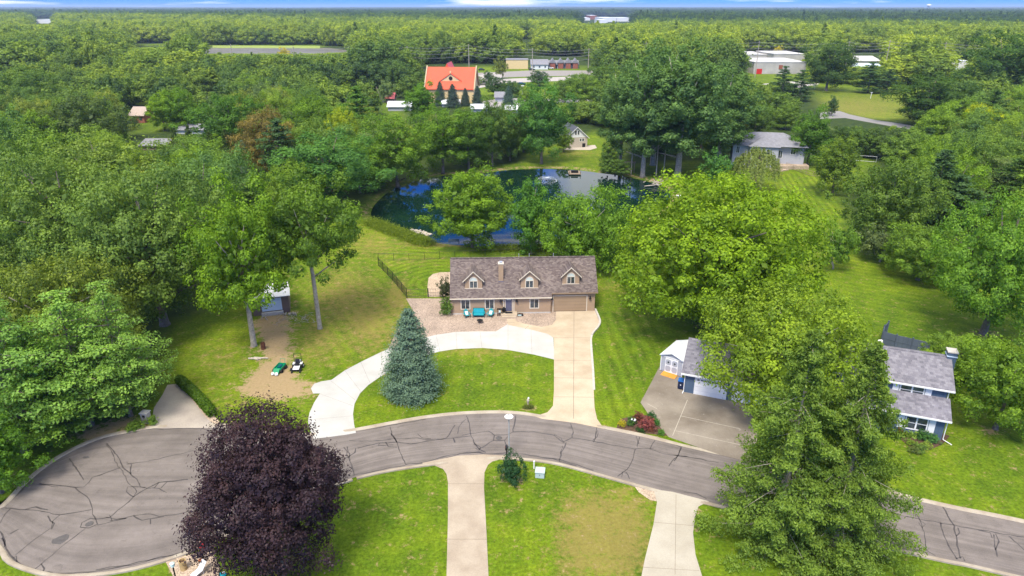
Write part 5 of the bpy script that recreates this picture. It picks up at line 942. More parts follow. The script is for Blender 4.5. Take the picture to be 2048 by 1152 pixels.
cx_, cy_ = np.array([c[0] for c in cand]), np.array([c[1] for c in cand]); okp = inpoly(cx_, cy_, ZB); cnt = 0; WOOD = []
kinds = ['gA', 'gB', 'gC', 'gD', 'gA', 'gD', 'dpine', 'gC', 'gB', 'dsp']
for (x, y, stp), ok_ in zip(cand, okp):
    if not ok_: continue
    px, py = proj(x, y); R = stp * rw.uniform(.50, .66); H = rw.uniform(11, 16.5)
    if y > 330: H *= .85
    wpx = 2 * R * F / depth(x, y, 8); tp = proj(x, y, H)[1]
    if px < -wpx or px > 2048 + wpx: continue
    bad = any(px + wpx * .42 > c[0] and px - wpx * .42 < c[2] and tp < c[3] and py > c[1] for c in CLEAR)
    if bad:                                                     # a lower tree may still stand below the opening
        low = [c for c in CLEAR if px + wpx * .42 > c[0] and px - wpx * .42 < c[2] and tp < c[3] and py > c[1]]
        if any(py < c[3] + 6 for c in low): continue
        tp2 = max(c[3] for c in low); H = H * (py - tp2) / (py - tp) * .95
        if H < 4.5: continue
        R = min(R, H * .5); wpx = 2 * R * F / depth(x, y, 8); tp = proj(x, y, H)[1]
    if any((x - a) ** 2 + (y - b_) ** 2 < ((r * .62 + R * .5)) ** 2 for a, b_, r in TREES): continue
    WOOD.append((y, x, px, py, tp, wpx))
WOOD.sort(); NWOOD = len(WOOD); REST = WOOD[205:]; WOOD = WOOD[:205]
def zname(px, py):
    if px < 260: return 'at far left'
    if px < 560: return 'left of the orange tinged tree' if py > 250 else 'upper left before the river'
    if px < 860: return 'left of the red roofed church' if py < 300 else 'behind the left pond end'
    if px < 1200: return 'between the church and the white gabled house'
    if px < 1620: return 'behind the cottonwood grove'
    return 'on the right beyond the striped lawn' if py > 260 else 'around the open field at upper right'
USED = set()
LMK = [(275, 240, 'the red brick ranch house'), (310, 290, 'the flat grey road bend roof'), (425, 215, 'the low grey roof'), (545, 340, 'the orange tinged tree'), (430, 340, 'the row of dark spruces'), (720, 200, 'the rust red roof'), (722, 300, 'the tall layered pine'), (800, 215, 'the long white carport'), (905, 205, 'the red roofed church'), (1017, 215, 'the lone blue spruce'),
       (1160, 290, 'the small white gabled house'), (660, 420, 'the big rounded pond tree'), (60, 500, 'the broad dark left edge tree'), (185, 335, 'the grey green wide tree'), (570, 130, 'the golden tree'), (520, 110, 'the river'), (1355, 350, 'the tallest cottonwood'), (1530, 320, 'the hip roofed house'), (1580, 195, 'the twin dark pines'), (1550, 140, 'the long white warehouse'),
       (1652, 180, 'the big dark broad tree'), (1750, 186, 'the layered pine in the field'), (1720, 235, 'the curving far road'), (1845, 250, 'the dark field edge tree'), (1952, 300, 'the vivid yellow green tree'), (1992, 200, 'the very large dark tree'), (1765, 490, 'the wide olive tree'), (1664, 385, 'the upright light tree'), (1835, 550, 'the low crowned tree'), (1966, 600, 'the thick forked trunk tree'), (60, 250, 'the far left round tree'), (330, 560, 'the massive dark tree'), (1115, 135, 'the gabled apartment row')]
for (y, x, px, py, tp, wpx) in WOOD:
    k = rw.choice(kinds); f = rw.random(); big = math.sin(x * .021 + 1.3) * math.sin(y * .017 + .4)
    ti = rw.choice(['mid', 'dark', (.105, .165, .030), (.090, .150, .034), 'grey', (.13, .19, .024), (.15, .18, .035), 'bright'] + (['bright', (.10, .17, .014)] if big > 0 else ['deep', 'dark']))
    if k in ('dpine', 'dsp'): ti = rw.choice(['deep', 'dark', (.045, .085, .02)]); desc, adj = ('pine' if k == 'dpine' else 'spruce'), 'dark needled'
    else:
        lum = (tint(ti) if isinstance(ti, str) else ti)[1]; desc = 'broadleaf tree'; adj = 'bright green' if lum > .135 else 'mid green' if lum > .1 else 'dark green'
    z = zname(px, py); lm = min(LMK, key=lambda l: (l[0] - px) ** 2 + (1.8 * (l[1] - py)) ** 2); ddx, ddy = px - lm[0], py - lm[1]
    dr_ = ('right of' if ddx > 0 else 'left of') if abs(ddx) > abs(ddy) * 1.6 else ('behind' if ddy < 0 else 'in front of'); ds = math.hypot(ddx, ddy)
    szs = 'small' if wpx < 48 else 'wide' if wpx > 95 else 'tall' if (py - tp) > wpx * 1.25 else 'rounded'
    for far_w in ((['close', 'just', 'right up'] if 0 else ['just', 'slightly', 'some way', 'further', 'well', 'far', 'farthest']) ):
        lb = '%s %s %s %s %s %s' % (szs, adj, desc, far_w if ds > 25 or far_w != 'just' else 'just', dr_, lm[2])
        if lb not in USED: break
    lb = ' '.join(lb.split()[:16]); USED.add(lb); T(k, px, py, tp, wpx, ti, lb, group=adj + ' ' + desc + 's in the woodland ' + z, xy=(x, y))
print('trees', len(TREES), 'candidates', NWOOD)
# ---- far woods: one mass, instances on points
FM = [broad(13, 6.2, .04, 34, 110, .78, .26, .3, .1, 1, 0, .3, seed=31 + k, leafm=M['leaff'], lumpy=.5)[0] for k in range(3)] + [conifer(15, 3.4, 'spruce', 1.0, 9, 12, 6, leafm=M['leaff'], dens=.35)[0]]
srcc = bpy.data.collections.new('forest_sources')
for k, me_ in enumerate(FM):
    o = bpy.data.objects.new('far_tree_%d' % k, me_); srcc.objects.link(o)
FCL = [(962, 128, 1185, 200), (1062, 112, 1168, 140), (1486, 104, 1612, 162), (1684, 106, 1772, 130), (1900, 118, 1935, 135), (1043, 78, 1062, 132), (412, 90, 640, 106), (268, 86, 345, 94), (660, 98, 700, 104), (72, 37, 112, 48), (1165, 33, 1262, 46), (848, 128, 966, 150)]
pts = []; Y = 395.0
rf_ = np.random.default_rng(5)
while Y < 17000:
    stp = max(14, Y * .0115); n = int(2 * (Y * .80 + 60) / stp); X = np.linspace(-(Y * .80 + 60), Y * .80 + 60, n) + rf_.uniform(-.45, .45, n) * stp; YY = Y + rf_.uniform(-.45, .45, n) * stp
    s = stp / 9.5; pts.append(np.stack([X, YY, np.full(n, s)], 1)); Y += stp * .92
pts = np.concatenate(pts + [np.array([[x, y, .95] for (y, x, *_r) in REST])] if REST else pts)
dd = pts[:, 1] * CS + CH * SN; PX = 1024 + F * pts[:, 0] / dd; PY = 576 - F * (pts[:, 1] * SN - CH * CS) / dd; Hh = 13 * np.clip(pts[:, 2], .8, 1.8) * rf_.uniform(.72, 1.25, len(pts))
dt = pts[:, 1] * CS + (CH - Hh) * SN; TP = 576 - F * (pts[:, 1] * SN - (CH - Hh) * CS) / dt; wp = 6.0 * pts[:, 2] * F / dd
keep = np.ones(len(pts), bool)
for c in FCL:
    hit = (PX + wp > c[0]) & (PX - wp < c[2]) & (TP < c[3]) & (PY > c[1]); lowfix = hit & (PY > c[3] + 4); fac = (PY - c[3]) / (PY - TP + 1e-6)
    Hh = np.where(lowfix, Hh * fac * .92, Hh); keep &= ~(hit & ~lowfix)
keep &= Hh > 3
# the river has no trees in it
keep &= ~((PX > 400) & (PX < 700) & (PY > 92) & (PY < 104)); keep &= ~((np.abs(PX - 1053) < 9) & (PY > 80) & (PY < 140))
pts, Hh = pts[keep], Hh[keep]; nP = len(pts); print('far', nP)
zoff = np.clip((pts[:, 1] - 6000) / 11000, 0, 1) * 14 * (1 + .6 * np.sin(pts[:, 0] * .0006 + 1) + .3 * np.sin(pts[:, 0] * .0017))
pm = bpy.data.meshes.new('far_woods'); pm.vertices.add(nP); pm.vertices.foreach_set('co', np.stack([pts[:, 0], pts[:, 1], zoff - .3], 1).astype(np.float32).ravel())
hs = pts[:, 2] * rf_.uniform(.72, 1.45, nP); a = pm.attributes.new('sc', 'FLOAT_VECTOR', 'POINT'); a.data.foreach_set('vector', np.stack([hs, hs, Hh / 13], 1).astype(np.float32).ravel())
a = pm.attributes.new('vi', 'INT', 'POINT'); a.data.foreach_set('value', rf_.choice([0, 1, 2, 3], nP, p=[.33, .33, .3, .04]).astype(np.int32)); a = pm.attributes.new('ro', 'FLOAT', 'POINT'); a.data.foreach_set('value', rf_.uniform(0, 6.28, nP).astype(np.float32))
fo = bpy.data.objects.new('far_woods', pm); col.objects.link(fo); tag(fo, 'endless mixed green woods stretching to the horizon behind the church and warehouses', 'woods', kind='stuff')
gn = bpy.data.node_groups.new('scatter', 'GeometryNodeTree'); gn.interface.new_socket('Geometry', in_out='INPUT', socket_type='NodeSocketGeometry'); gn.interface.new_socket('Geometry', in_out='OUTPUT', socket_type='NodeSocketGeometry')
gi, go_ = gn.nodes.new('NodeGroupInput'), gn.nodes.new('NodeGroupOutput'); mp_ = gn.nodes.new('GeometryNodeMeshToPoints'); io = gn.nodes.new('GeometryNodeInstanceOnPoints'); ci = gn.nodes.new('GeometryNodeCollectionInfo')
ci.inputs['Collection'].default_value = srcc; ci.inputs['Separate Children'].default_value = True; ci.inputs['Reset Children'].default_value = True; io.inputs['Pick Instance'].default_value = True
def na(nm, ty): n_ = gn.nodes.new('GeometryNodeInputNamedAttribute'); n_.data_type = ty; n_.inputs['Name'].default_value = nm; return n_.outputs['Attribute']
cx3 = gn.nodes.new('ShaderNodeCombineXYZ'); gl = gn.links.new; gl(na('ro', 'FLOAT'), cx3.inputs[2]); gl(gi.outputs[0], mp_.inputs[0]); gl(mp_.outputs[0], io.inputs['Points']); gl(ci.outputs[0], io.inputs['Instance']); gl(na('vi', 'INT'), io.inputs['Instance Index']); gl(cx3.outputs[0], io.inputs['Rotation']); gl(na('sc', 'FLOAT_VECTOR'), io.inputs['Scale']); gl(io.outputs[0], go_.inputs[0])
md = fo.modifiers.new('scatter', 'NODES'); md.node_group = gn
# ================================================================== SMALLER THINGS
def W(px, py): p = at(px, py); return (p.x, p.y, 0)
# garden seats
def chair(loc, rz, label):
    o = thing('adirondack_chair', label, 'chair', loc, rz, 'teal adirondack chairs')
    MB().solid([(-.30, -.42, .36), (.30, -.42, .36), (.30, .18, .26), (-.30, .18, .26)], (0, 0, .03)).build('seat', M['teal'], o)
    mb = MB()
    for k in range(5): x = -.26 + k * .13; h = (.62, .72, .78, .72, .62)[k]; mb.solid([(x - .055, .16, .28), (x + .055, .16, .28), (x + .055, .16 + h * .45, .28 + h), (x - .055, .16 + h * .45, .28 + h)], (0, .025, 0))
    mb.build('backrest', M['teal'], o)
    for s_ in (-1, 1):
        MB().box(s_ * .38 - .06, s_ * .38 + .06, -.5, .38, .52, .55).build('armrest', M['teal'], o); MB().box(s_ * .36 - .03, s_ * .36 + .03, -.45, -.37, 0, .52).build('leg', M['dteal'], o); MB().solid([(s_ * .34 - .02, .1, .25), (s_ * .34 - .02, .2, .3), (s_ * .34 - .02, .55, 0), (s_ * .34 - .02, .45, 0)], (.04, 0, 0)).build('leg', M['dteal'], o)
    MB().solid([(-.2, -.08, .36), (.2, -.08, .36), (.22, .22, .72), (-.22, .22, .72)], (0, .08, .06)).build('pillow', M['pillow'], o, bevel=.02); return o
chair(W(934, 634), rad(25), 'teal adirondack chair left of the teal bench, pale pillow on it'); chair(W(981, 633), rad(-18), 'teal adirondack chair right of the teal bench, pale pillow on it')
o = thing('garden_bench', 'wide teal cushioned bench below the two left windows of the tan house', 'bench', W(957.5, 633), 0)
MB().box(-.78, .78, -.42, .35, .28, .34).build('seat', M['dteal'], o); MB().box(-.72, .72, -.40, .25, .34, .46).build('seat_cushion', M['tealc'], o, bevel=.03); MB().solid([(-.74, .22, .46), (.74, .22, .46), (.74, .42, 1.02), (-.74, .42, 1.02)], (0, .12, 0)).build('back_cushion', M['tealc'], o, bevel=.03); MB().solid([(-.8, .36, .2), (.8, .36, .2), (.8, .56, 1.06), (-.8, .56, 1.06)], (0, .04, 0)).build('backrest', M['dteal'], o)
for s_ in (-1, 1):
    MB().box(s_ * .82 - .05, s_ * .82 + .05, -.44, .45, .60, .64).build('armrest', M['teal'], o)
    for y in (-.38, .36): MB().box(s_ * .8 - .035, s_ * .8 + .035, y, y + .07, 0, .6).build('leg', M['dteal'], o)
o = thing('fire_pit', 'round rusty fire pit bowl on legs on the gravel before the teal seats', 'fire pit', W(960, 646)); MB().lathe((0, 0, .22), [(.10, 0), (.30, .06), (.40, .18), (.42, .2), (.36, .17), (.2, .08)], 18).build('bowl', M['rust'], o); MB().lathe((0, 0, .4), [(.42, 0), (.44, .02), (.44, .03), (.40, .03)], 18).build('rim', M['black'], o)
for k in range(3): a = k * 2.1 + .3; MB().tube([(.2 * math.cos(a), .2 * math.sin(a), .3), (.45 * math.cos(a), .45 * math.sin(a), 0)], .022).build('leg', M['black'], o)
mb = MB()
for k in range(5): a = k * 1.3; mb.tube([(.2 * math.cos(a), .2 * math.sin(a), .36), (-.15 * math.cos(a + .4), -.15 * math.sin(a + .4), .46)], .035)
mb.build('charred_log', M['dark'], o)
o = thing('bar_table', 'tall narrow black table left of the front door with a pale cushion below its top', 'table', W(999.5, 632)); MB().box(-.38, .38, -.2, .2, 1.05, 1.10).build('table_top', M['black'], o)
for x in (-.32, .32):
    for y in (-.15, .15): MB().box(x - .03, x + .03, y - .03, y + .03, 0, 1.05).build('leg', M['black'], o)
MB().box(-.3, .3, -.12, .12, .3, .34).build('shelf', M['black'], o); MB().box(-.12, .12, -.13, .10, .62, .95).build('lantern', M['pillow'], o)
o = thing('planter', 'dark urn planter at the left of the front step', 'planter', W(1008, 630)); MB().lathe((0, 0, 0), [(.16, 0), (.2, .1), (.14, .3), (.26, .75), (.28, .8), (.22, .78)], 14).build('urn', M['black'], o); MB().blob((0, 0, .95), (.22, .22, .22), 3, 6, .3).build('plant', M['dark'], o)
o = thing('planter_box', 'low black planter box on the gravel right of the front step', 'planter', W(1040, 632)); MB().box(-.45, .45, -.16, .16, .06, .34).build('box', M['black'], o); MB().box(-.3, .2, -.175, -.161, .12, .28).build('front_panel', M['pillow'], o); MB().blob((0, 0, .36), (.38, .12, .08), 5, 6, .3).build('soil', M['soil'], o)
for x in (-.4, .4): MB().box(x - .04, x + .04, -.14, .14, 0, .06).build('foot', M['black'], o)
# yard post by the shrub at the house corner
o = thing('yard_sign', 'white narrow upright post sign beside the shrub at the house corner', 'sign', W(898.5, 627)); MB().box(-.20, .20, -.06, .06, .12, 1.1).build('board', M['white'], o, bevel=.01); MB().box(-.10, .10, -.068, -.061, .3, .9).build('lettering_panel', M['steel'], o); MB().box(-.24, .24, -.12, .12, 0, .12).build('foot', M['steel'], o)
T('shrub', 893, 628, 598, 27, 'dark', 'dark rounded shrub at the left corner of the tan house'); T('small', 893, 606, 556, 30, (.05, .06, .03), 'spindly dark leaved ornamental tree beside the fence gate')
# fences
def rail_fence(name, label, pts, h=1.25, sp=2.4, mesh=True, m='black', th=.03, picket=.0, zs=0, group=None):
    o = thing(name, label, 'fence', (pts[0].x, pts[0].y, zs), 0, group); base = Vector((pts[0].x, pts[0].y)); tot = 0; P_ = resample([Vector((p.x, p.y)) for p in pts], max(2, int(sum((Vector((b.x, b.y)) - Vector((a.x, a.y))).length for a, b in zip(pts, pts[1:])) / sp) + 1))
    for p in P_: q = p - base; MB().tube([(q.x, q.y, 0), (q.x, q.y, h + .06)], th * 1.25).build('post', M[m], o)
    mb = MB(); pk = MB()
    for a, c_ in zip(P_, P_[1:]):
        a, c_ = a - base, c_ - base
        for z_ in ([h, h * .1] if not picket else [h * .95, h * .5, h * .12]): mb.tube([(a.x, a.y, z_), (c_.x, c_.y, z_)], th * .8, 4)
        if picket:
            n = max(2, int((c_ - a).length / picket))
            for k in range(1, n): p = a.lerp(c_, k / n); pk.tube([(p.x, p.y, .06), (p.x, p.y, h)], th * .32, 3, False)
    mb.build('rail', M[m], o)
    if picket: pk.build('picket', M[m], o)
    return o
rail_fence('metal_fence', 'dark picket fence running down the slope to the gravel gate corner', [at(757, 532), at(785, 561), at(814, 596)], 1.55, 2.4, picket=.16, th=.035)
rail_fence('metal_fence', 'dark open mesh fence across the lawn left of the tan house, gravel on both sides', [at(814, 595), at(856, 594)], 1.35, 1.6, picket=.30, th=.03)
gt = rail_fence('metal_gate', 'double metal gate panel standing on the gravel next to the house', [at(857, 594), at(875, 594), at(891, 594)], 1.35, 1.9, picket=.34, th=.035); gt['category'] = 'gate'
rail_fence('metal_fence', 'thin wire fence across the back lawn toward the pond', [at(757, 521), at(820, 521), at(905, 516), at(1000, 512), at(1090, 510)], 1.25, 2.45, picket=.0, th=.024)
mb = MB(); 
for i, (a, b_) in enumerate([((1560, 334), (1578, 334)), ]): pass
rail_fence('picket_fence', 'pale picket fence dipping across the lawn right of the willow', [at(1572, 335), at(1600, 344), at(1622, 353), at(1648, 353)], 1.35, 2.6, picket=.5, m='wood', th=.05)
rail_fence('wire_fence', 'grey post and wire fence at the lawn back by the dense tree', [at(1712, 322), at(1730, 322), at(1752, 325)], 1.6, 3.0, picket=.0, m='steel', th=.05)
# blue privacy fence
o = thing('privacy_fence', 'slate blue board privacy fence curving behind the blue house', 'fence', (0, 0, 0)); fp = [at(1772, 668), at(1758, 683), at(1763, 690), at(1776, 693), at(1811, 701), at(1853, 711)]; fp = [Vector((p.x, p.y)) for p in fp]; k0 = 0
fp = resample(fp[:1] + fp[1:], 6)
for a, c_ in zip(fp, fp[1:]):
    d_ = (c_ - a).normalized(); nn = Vector((-d_.y, d_.x)) * .03; a2, c2 = a + d_ * .08, c_ - d_ * .08
    MB().solid([(a2.x - nn.x, a2.y - nn.y, .06), (c2.x - nn.x, c2.y - nn.y, .06), (c2.x + nn.x, c2.y + nn.y, .06), (a2.x + nn.x, a2.y + nn.y, .06)], (0, 0, 1.72)).build('board_panel', M['fencew'], o)
    MB().solid([(a2.x - nn.x * 2, a2.y - nn.y * 2, .9), (c2.x - nn.x * 2, c2.y - nn.y * 2, .9), (c2.x - nn.x * 1.05, c2.y - nn.y * 1.05, .9), (a2.x - nn.x * 1.05, a2.y - nn.y * 1.05, .9)], (0, 0, .09)).build('rail', M['fencew'], o)
for p in fp: MB().box(p.x - .07, p.x + .07, p.y - .07, p.y + .07, 0, 1.95).build('post', M['fencew'], o)
tag(MB().tube([(*W(1753, 698)[:2], 0), (*W(1753, 698)[:2], 1.2)], .07).box(W(1753, 698)[0] + .05, W(1753, 698)[0] + .5, W(1753, 698)[1] - .15, W(1753, 698)[1] + .15, 1.0, 1.25).build('utility_pipe', M['white']), 'short white pipe with box beside the slate blue fence', 'pipe')
# street furniture
p = W(1018, 914); o = thing('street_lamp', 'grey street lamp with round dish head rising from behind the shrub', 'street lamp', p); MB().tube([(0, 0, 0), (0, 0, 4.55)], [.075, .055], 12).build('pole', M['steel'], o)
MB().lathe((0, 0, 4.50), [(.10, 0), (.40, .02), (.42, .06), (.30, .16), (.10, .22), (.05, .24)], 24).build('lamp_shade', M['white'], o); MB().lathe((0, 0, 4.42), [(.12, 0), (.2, .04), (.2, .08)], 16).build('bulb_cover', M['pillow'], o); MB().box(-.04, .04, -.04, .04, 4.74, 4.83).build('photocell', M['black'], o)
p = W(1015.5, 914); o = thing('mailbox', 'black mailbox on a dark post standing next to the street lamp', 'mailbox', (p[0] - .12, p[1] - .1, 0)); MB().box(-.05, .05, -.05, .05, 0, 1.05).build('post', M['black'], o)
MB().solid([(-.12, -.3, 1.05), (.12, -.3, 1.05), (.12, -.3, 1.2), (.07, -.3, 1.29), (-.07, -.3, 1.29), (-.12, -.3, 1.2)], (0, .55, 0)).build('box', M['black'], o); MB().box(-.13, -.121, -.1, .0, 1.15, 1.3).build('flag', M['red'], o)
T('shrub', 1023, 962, 908, 50, (.024, .062, .026), 'dense dark green shrub on the lawn corner behind the street lamp')
p = W(1080, 952); o = thing('utility_box', 'pale green metal transformer box on the front lawn', 'utility box', p, rad(-8)); MB().solid([(-.42, -.35, 0), (.42, -.35, 0), (.42, -.3, .55), (-.42, -.3, .55)], (0, .62, 0)).build('cabinet', M['boxg'], o, bevel=.02); MB().solid([(-.45, -.36, .56), (.45, -.36, .56), (.45, .36, .70), (-.45, .36, .70)], (0, 0, .04)).build('lid', M['boxg'], o); MB().box(-.02, .02, -.375, -.352, .3, .42).build('latch', M['black'], o)
p = W(1068, 937); tag(MB().lathe((p[0], p[1], 0), [(.07, 0), (.07, .72), (.085, .74), (.085, .84), (.05, .87)], 12).build('marker_post', M['white']), 'short white marker post beside the pale green utility box', 'marker post')
p = W(1056, 812); o = thing('garden_statue', 'small weathered white statue on the lawn near the beige driveway mouth', 'statue', p); MB().lathe((0, 0, 0), [(.16, 0), (.17, .1), (.09, .14), (.10, .5), (.16, .66), (.13, .82), (.06, .92)], 10).build('figure', M['rockm'], o, smooth=True); MB().blob((.05, -.02, 1.0), (.10, .10, .12), 4, 7, .12).build('head', M['white'], o)
for k in range(2): T('shrub', 1052 + k * 9, 817, 808, 12, (.10, .12, .03), ['tuft of tan weeds at the left foot of the statue', 'tuft of tan weeds at the right foot of the statue'][k], name='grass_clump', cat='plant')
# brick mailbox pillar
p = W(294, 844); o = thing('mailbox_pillar', 'pale brick mailbox pillar at the mouth of the left driveway', 'mailbox', p, rad(-6)); MB().box(-.36, .36, -.32, .32, 0, 1.15).build('pillar', M['rockm'], o); MB().box(-.43, .43, -.39, .39, 1.151, 1.25).build('cap', M['concrete'], o, bevel=.02); MB().box(-.14, .14, -.34, -.321, .74, 1.0).build('mailbox_door', M['black'], o); MB().box(-.05, .05, -.335, -.321, .58, .66).build('number_plate', M['black'], o)
for i, (x, y, w_) in enumerate([(275, 856, 26), (305, 848, 22), (264, 862, 18)]): T('shrub', x, y, y - 16, w_, 'mid', ['low leafy shrub left of the brick mailbox pillar', 'low leafy shrub right of the brick mailbox pillar', 'smallest low shrub at the curb left of the brick pillar'][i])
# hedge
hp_ = [at(x, y).to_2d() for x, y in [(362, 768), (375, 780), (392, 795), (407, 812), (424, 832)]]; hp_ = resample(catmull(hp_, 4), 26)
RNG = np.random.default_rng(77); C = []; Nn = []
for i, p in enumerate(hp_):
    k = 330; d_ = rdir(k, .2); C.append(np.array([p.x, p.y, .55]) + d_ * RNG.uniform(.75, 1, (k, 1)) * np.array([.62, .62, .62])); Nn.append(d_ + RNG.normal(size=(k, 3)) * .4)
hm = cards(np.concatenate(C), np.concatenate(Nn), .2, RNG.normal(.45, .2, 330 * 26), 'hedge', M['leaf']); ho = bpy.data.objects.new('hedge', hm); col.objects.link(ho); ho.color = (.075, .155, .012, 1); tag(ho, 'low curved clipped hedge along the right side of the left driveway', 'hedge')
# flower bed
for i, (x, y, w_, tp, c_) in enumerate([(1243, 852, 14, 12, (.35, .30, .02)), (1262, 850, 18, 16, (.06, .12, .03)), (1276, 842, 20, 18, (.14, .05, .04)), (1293, 858, 30, 24, (.19, .055, .06)), (1302, 838, 18, 14, (.03, .09, .03)), (1311, 850, 15, 13, (.05, .14, .03)), (1322, 868, 15, 9, (.07, .15, .03)), (1282, 862, 18, 8, (.03, .07, .02)), (1300, 862, 14, 8, (.15, .06, .04))]):
    T('shrub', x, y, y - tp, w_, c_, ['yellow leafy plant at the left tip of the roadside flower bed', 'spiky green plant behind the yellow one in the flower bed', 'dusky red leaved plant behind the white ornament', 'large clump of pinkish red flowers in the roadside bed', 'dark green plant at the back of the flower bed by the driveway', 'round clipped green ball in the flower bed beside the driveway', 'low green tuft at the right tip of the flower bed', 'dark low plant at the curb under the red flowers', 'small reddish plant right of the big red clump'][i], name='flowering_plant', cat='plant')
p = W(1266, 852); o = thing('garden_ornament', 'white and black small garden ornament in the roadside flower bed', 'ornament', p); MB().tube([(0, 0, 0), (0, 0, .6)], .03).build('stake', M['black'], o); MB().blob((.1, 0, .72), (.18, .1, .14), 2, 6, .2).blob((-.14, 0, .82), (.12, .08, .1), 5, 6, .2).build('ornament_body', M['white'], o); MB().blob((-.02, -.04, .85), (.1, .06, .08), 5, 6, .2).build('dark_spot', M['black'], o)
for i, (x, y, w_, tp, c_) in enumerate([(1843, 878, 22, 18, (.05, .12, .03)), (1862, 884, 26, 16, (.07, .16, .05)), (1820, 888, 16, 9, (.14, .2, .03)), (1838, 902, 26, 16, (.12, .18, .04)), (1852, 895, 18, 12, (.17, .22, .04)), (1828, 905, 20, 12, (.10, .13, .04)), (1808, 872, 10, 8, (.30, .09, .03)), (1782, 858, 14, 10, (.08, .12, .03)), (1800, 868, 9, 8, (.25, .08, .03))]):
    T('shrub', x, y, y - tp, w_, c_, ['upright green shrub under the shuttered front window', 'fresh green shrub at the right corner of the blue house', 'low yellow green tuft in the mulch bed', 'large variegated clump at the front of the mulch bed', 'yellowish clump behind the variegated one', 'low grey green clump at the left front of the mulch bed', 'small rusty red plant by the porch post', 'leafy plant in shade left of the porch', 'small rusty plant by the pot'][i], name='garden_plant', cat='plant')
for i, (x, y) in enumerate([(1785, 858), (1798, 866)]): p = W(x, y); o = thing('flower_pot', ['terracotta pot left of the porch post', 'grey and orange pot at the foot of the porch post'][i], 'pot', p); MB().lathe((0, 0, 0), [(.12, 0), (.2, .3), (.22, .36), (.16, .34)], 12).build('pot', M['pot'], o); MB().blob((0, 0, .45), (.2, .2, .16), i, 6, .3).build('plant', M['rust'], o)
# machines on the dirt track
p = W(560, 741); o = thing('utility_cart', 'green utility cart with white bags parked on the dirt track', 'cart', p, rad(-8)); MB().solid([(-.42, -.6, .38), (.42, -.6, .38), (.46, .8, .42), (-.46, .8, .42)], (0, 0, .05)).build('cart_bed', M['green'], o)
MB().box(-.46, -.41, -.6, .8, .43, .62).box(.41, .46, -.6, .8, .43, .62).box(-.41, .41, .75, .8, .43, .62).build('side_panel', M['green'], o); MB().box(-.2, .2, -.2, .5, .44, .6).build('engine_cover', M['dteal'], o); MB().solid([(-.40, -1.1, .1), (.34, -1.1, .1), (.34, -.62, .5), (-.40, -.62, .5)], (0, 0, .1)).build('front_cowl', M['green'], o)
for x, y in ((-.5, -.5), (.5, -.5), (-.5, .55), (.5, .55)): w_ = MB().tube([(x - .08, y, .24), (x + .08, y, .24)], .24, 14).build('wheel', M['tyre'], o)
MB().tube([(-.3, .8, .6), (-.3, 1.0, 1.05), (.3, 1.0, 1.05), (.3, .8, .6)], .03).build('handle', M['green'], o)
for k in (-1, 1): MB().blob((k * .22 - .05, -1.25, .22), (.2, .22, .2), k + 3, 6, .15).build('white_bag', M['white'], o)
p = W(595, 739); o = thing('riding_mower', 'zero turn riding mower with black roll bar parked right of the green cart', 'mower', p, rad(4)); MB().box(-.75, .60, -.62, -.08, .16, .32).build('mower_deck', M['black'], o, bevel=.04); MB().solid([(-.38, -.75, .36), (.38, -.75, .36), (.34, .2, .44), (-.34, .2, .44)], (0, 0, .12)).build('front_platform', M['white'], o, bevel=.03)
MB().box(-.28, .28, -.15, .35, .58, .72).build('seat', M['black'], o, bevel=.05); MB().solid([(-.27, .3, .7), (.27, .3, .7), (.25, .45, 1.2), (-.25, .45, 1.2)], (0, .12, 0)).build('seat_back', M['black'], o, bevel=.05); MB().box(-.32, .32, .55, 1.0, .4, .82).build('engine', M['steel'], o, bevel=.04)
for s_ in (-1, 1):
    wh_ = MB().tube([(s_ * .42, .5, .3), (s_ * .64, .5, .3)], .30, 16).build('wheel', M['tyre'], o); MB().tube([(s_ * .645, .5, .3), (s_ * .655, .5, .3)], .14, 12).build('rim', M['white'], wh_); MB().tube([(s_ * .42, -.85, .16), (s_ * .54, -.85, .16)], .16, 14).build('wheel', M['tyre'], o); MB().tube([(s_ * .3, .05, .5), (s_ * .3, .0, .9), (s_ * .1, -.15, .95)], .022).build('control_lever', M['black'], o); MB().box(s_ * .42 - .14, s_ * .42 + .14, .15, .75, .62, .66).build('fender', M['white'], o)
MB().tube([(-.42, .62, .4), (-.42, .72, 1.75), (.42, .72, 1.75), (.42, .62, .4)], .04).build('roll_bar', M['black'], o)
p = W(527, 698); o = thing('barrel', 'rusty red steel barrel beside the tree trunk on the dirt track', 'barrel', p); MB().lathe((0, 0, 0), [(.28, 0), (.28, .28), (.30, .29), (.30, .31), (.28, .32), (.28, .58), (.30, .59), (.30, .61), (.28, .62), (.28, .88), (.25, .88), (.25, .6)], 18).build('drum', M['rust'], o)
p = W(513, 719); mb = MB(); [mb.tube([(p[0] + a, p[1] + b_, .1), (p[0] + c_, p[1] + d_, .14)], [.12, .08], 8) for a, b_, c_, d_ in ((-1, .1, .6, -.1), (-.4, .3, 1.4, .1), (.3, -.2, -.7, .2))]; tag(mb.build('fallen_log', M['dead']), 'broken pale log lying in the grass left of the green cart', 'log')
rb_ = random.Random(8); mb = MB(); p = W(592, 640)
for k in range(60): a = rb_.uniform(0, 6.28); x, y = p[0] + rb_.gauss(0, 1.5), p[1] + rb_.gauss(0, 1.0); l = rb_.uniform(.3, 1.2); mb.tube([(x, y, .05), (x + math.cos(a) * l, y + math.sin(a) * l, rb_.uniform(.1, .6))], [.03, .012], 4)
tag(mb.build('brush_pile', M['dead']), 'grey brush pile of cut branches right of the brown shed', 'brush pile')
mb = MB(); p = W(578, 627)
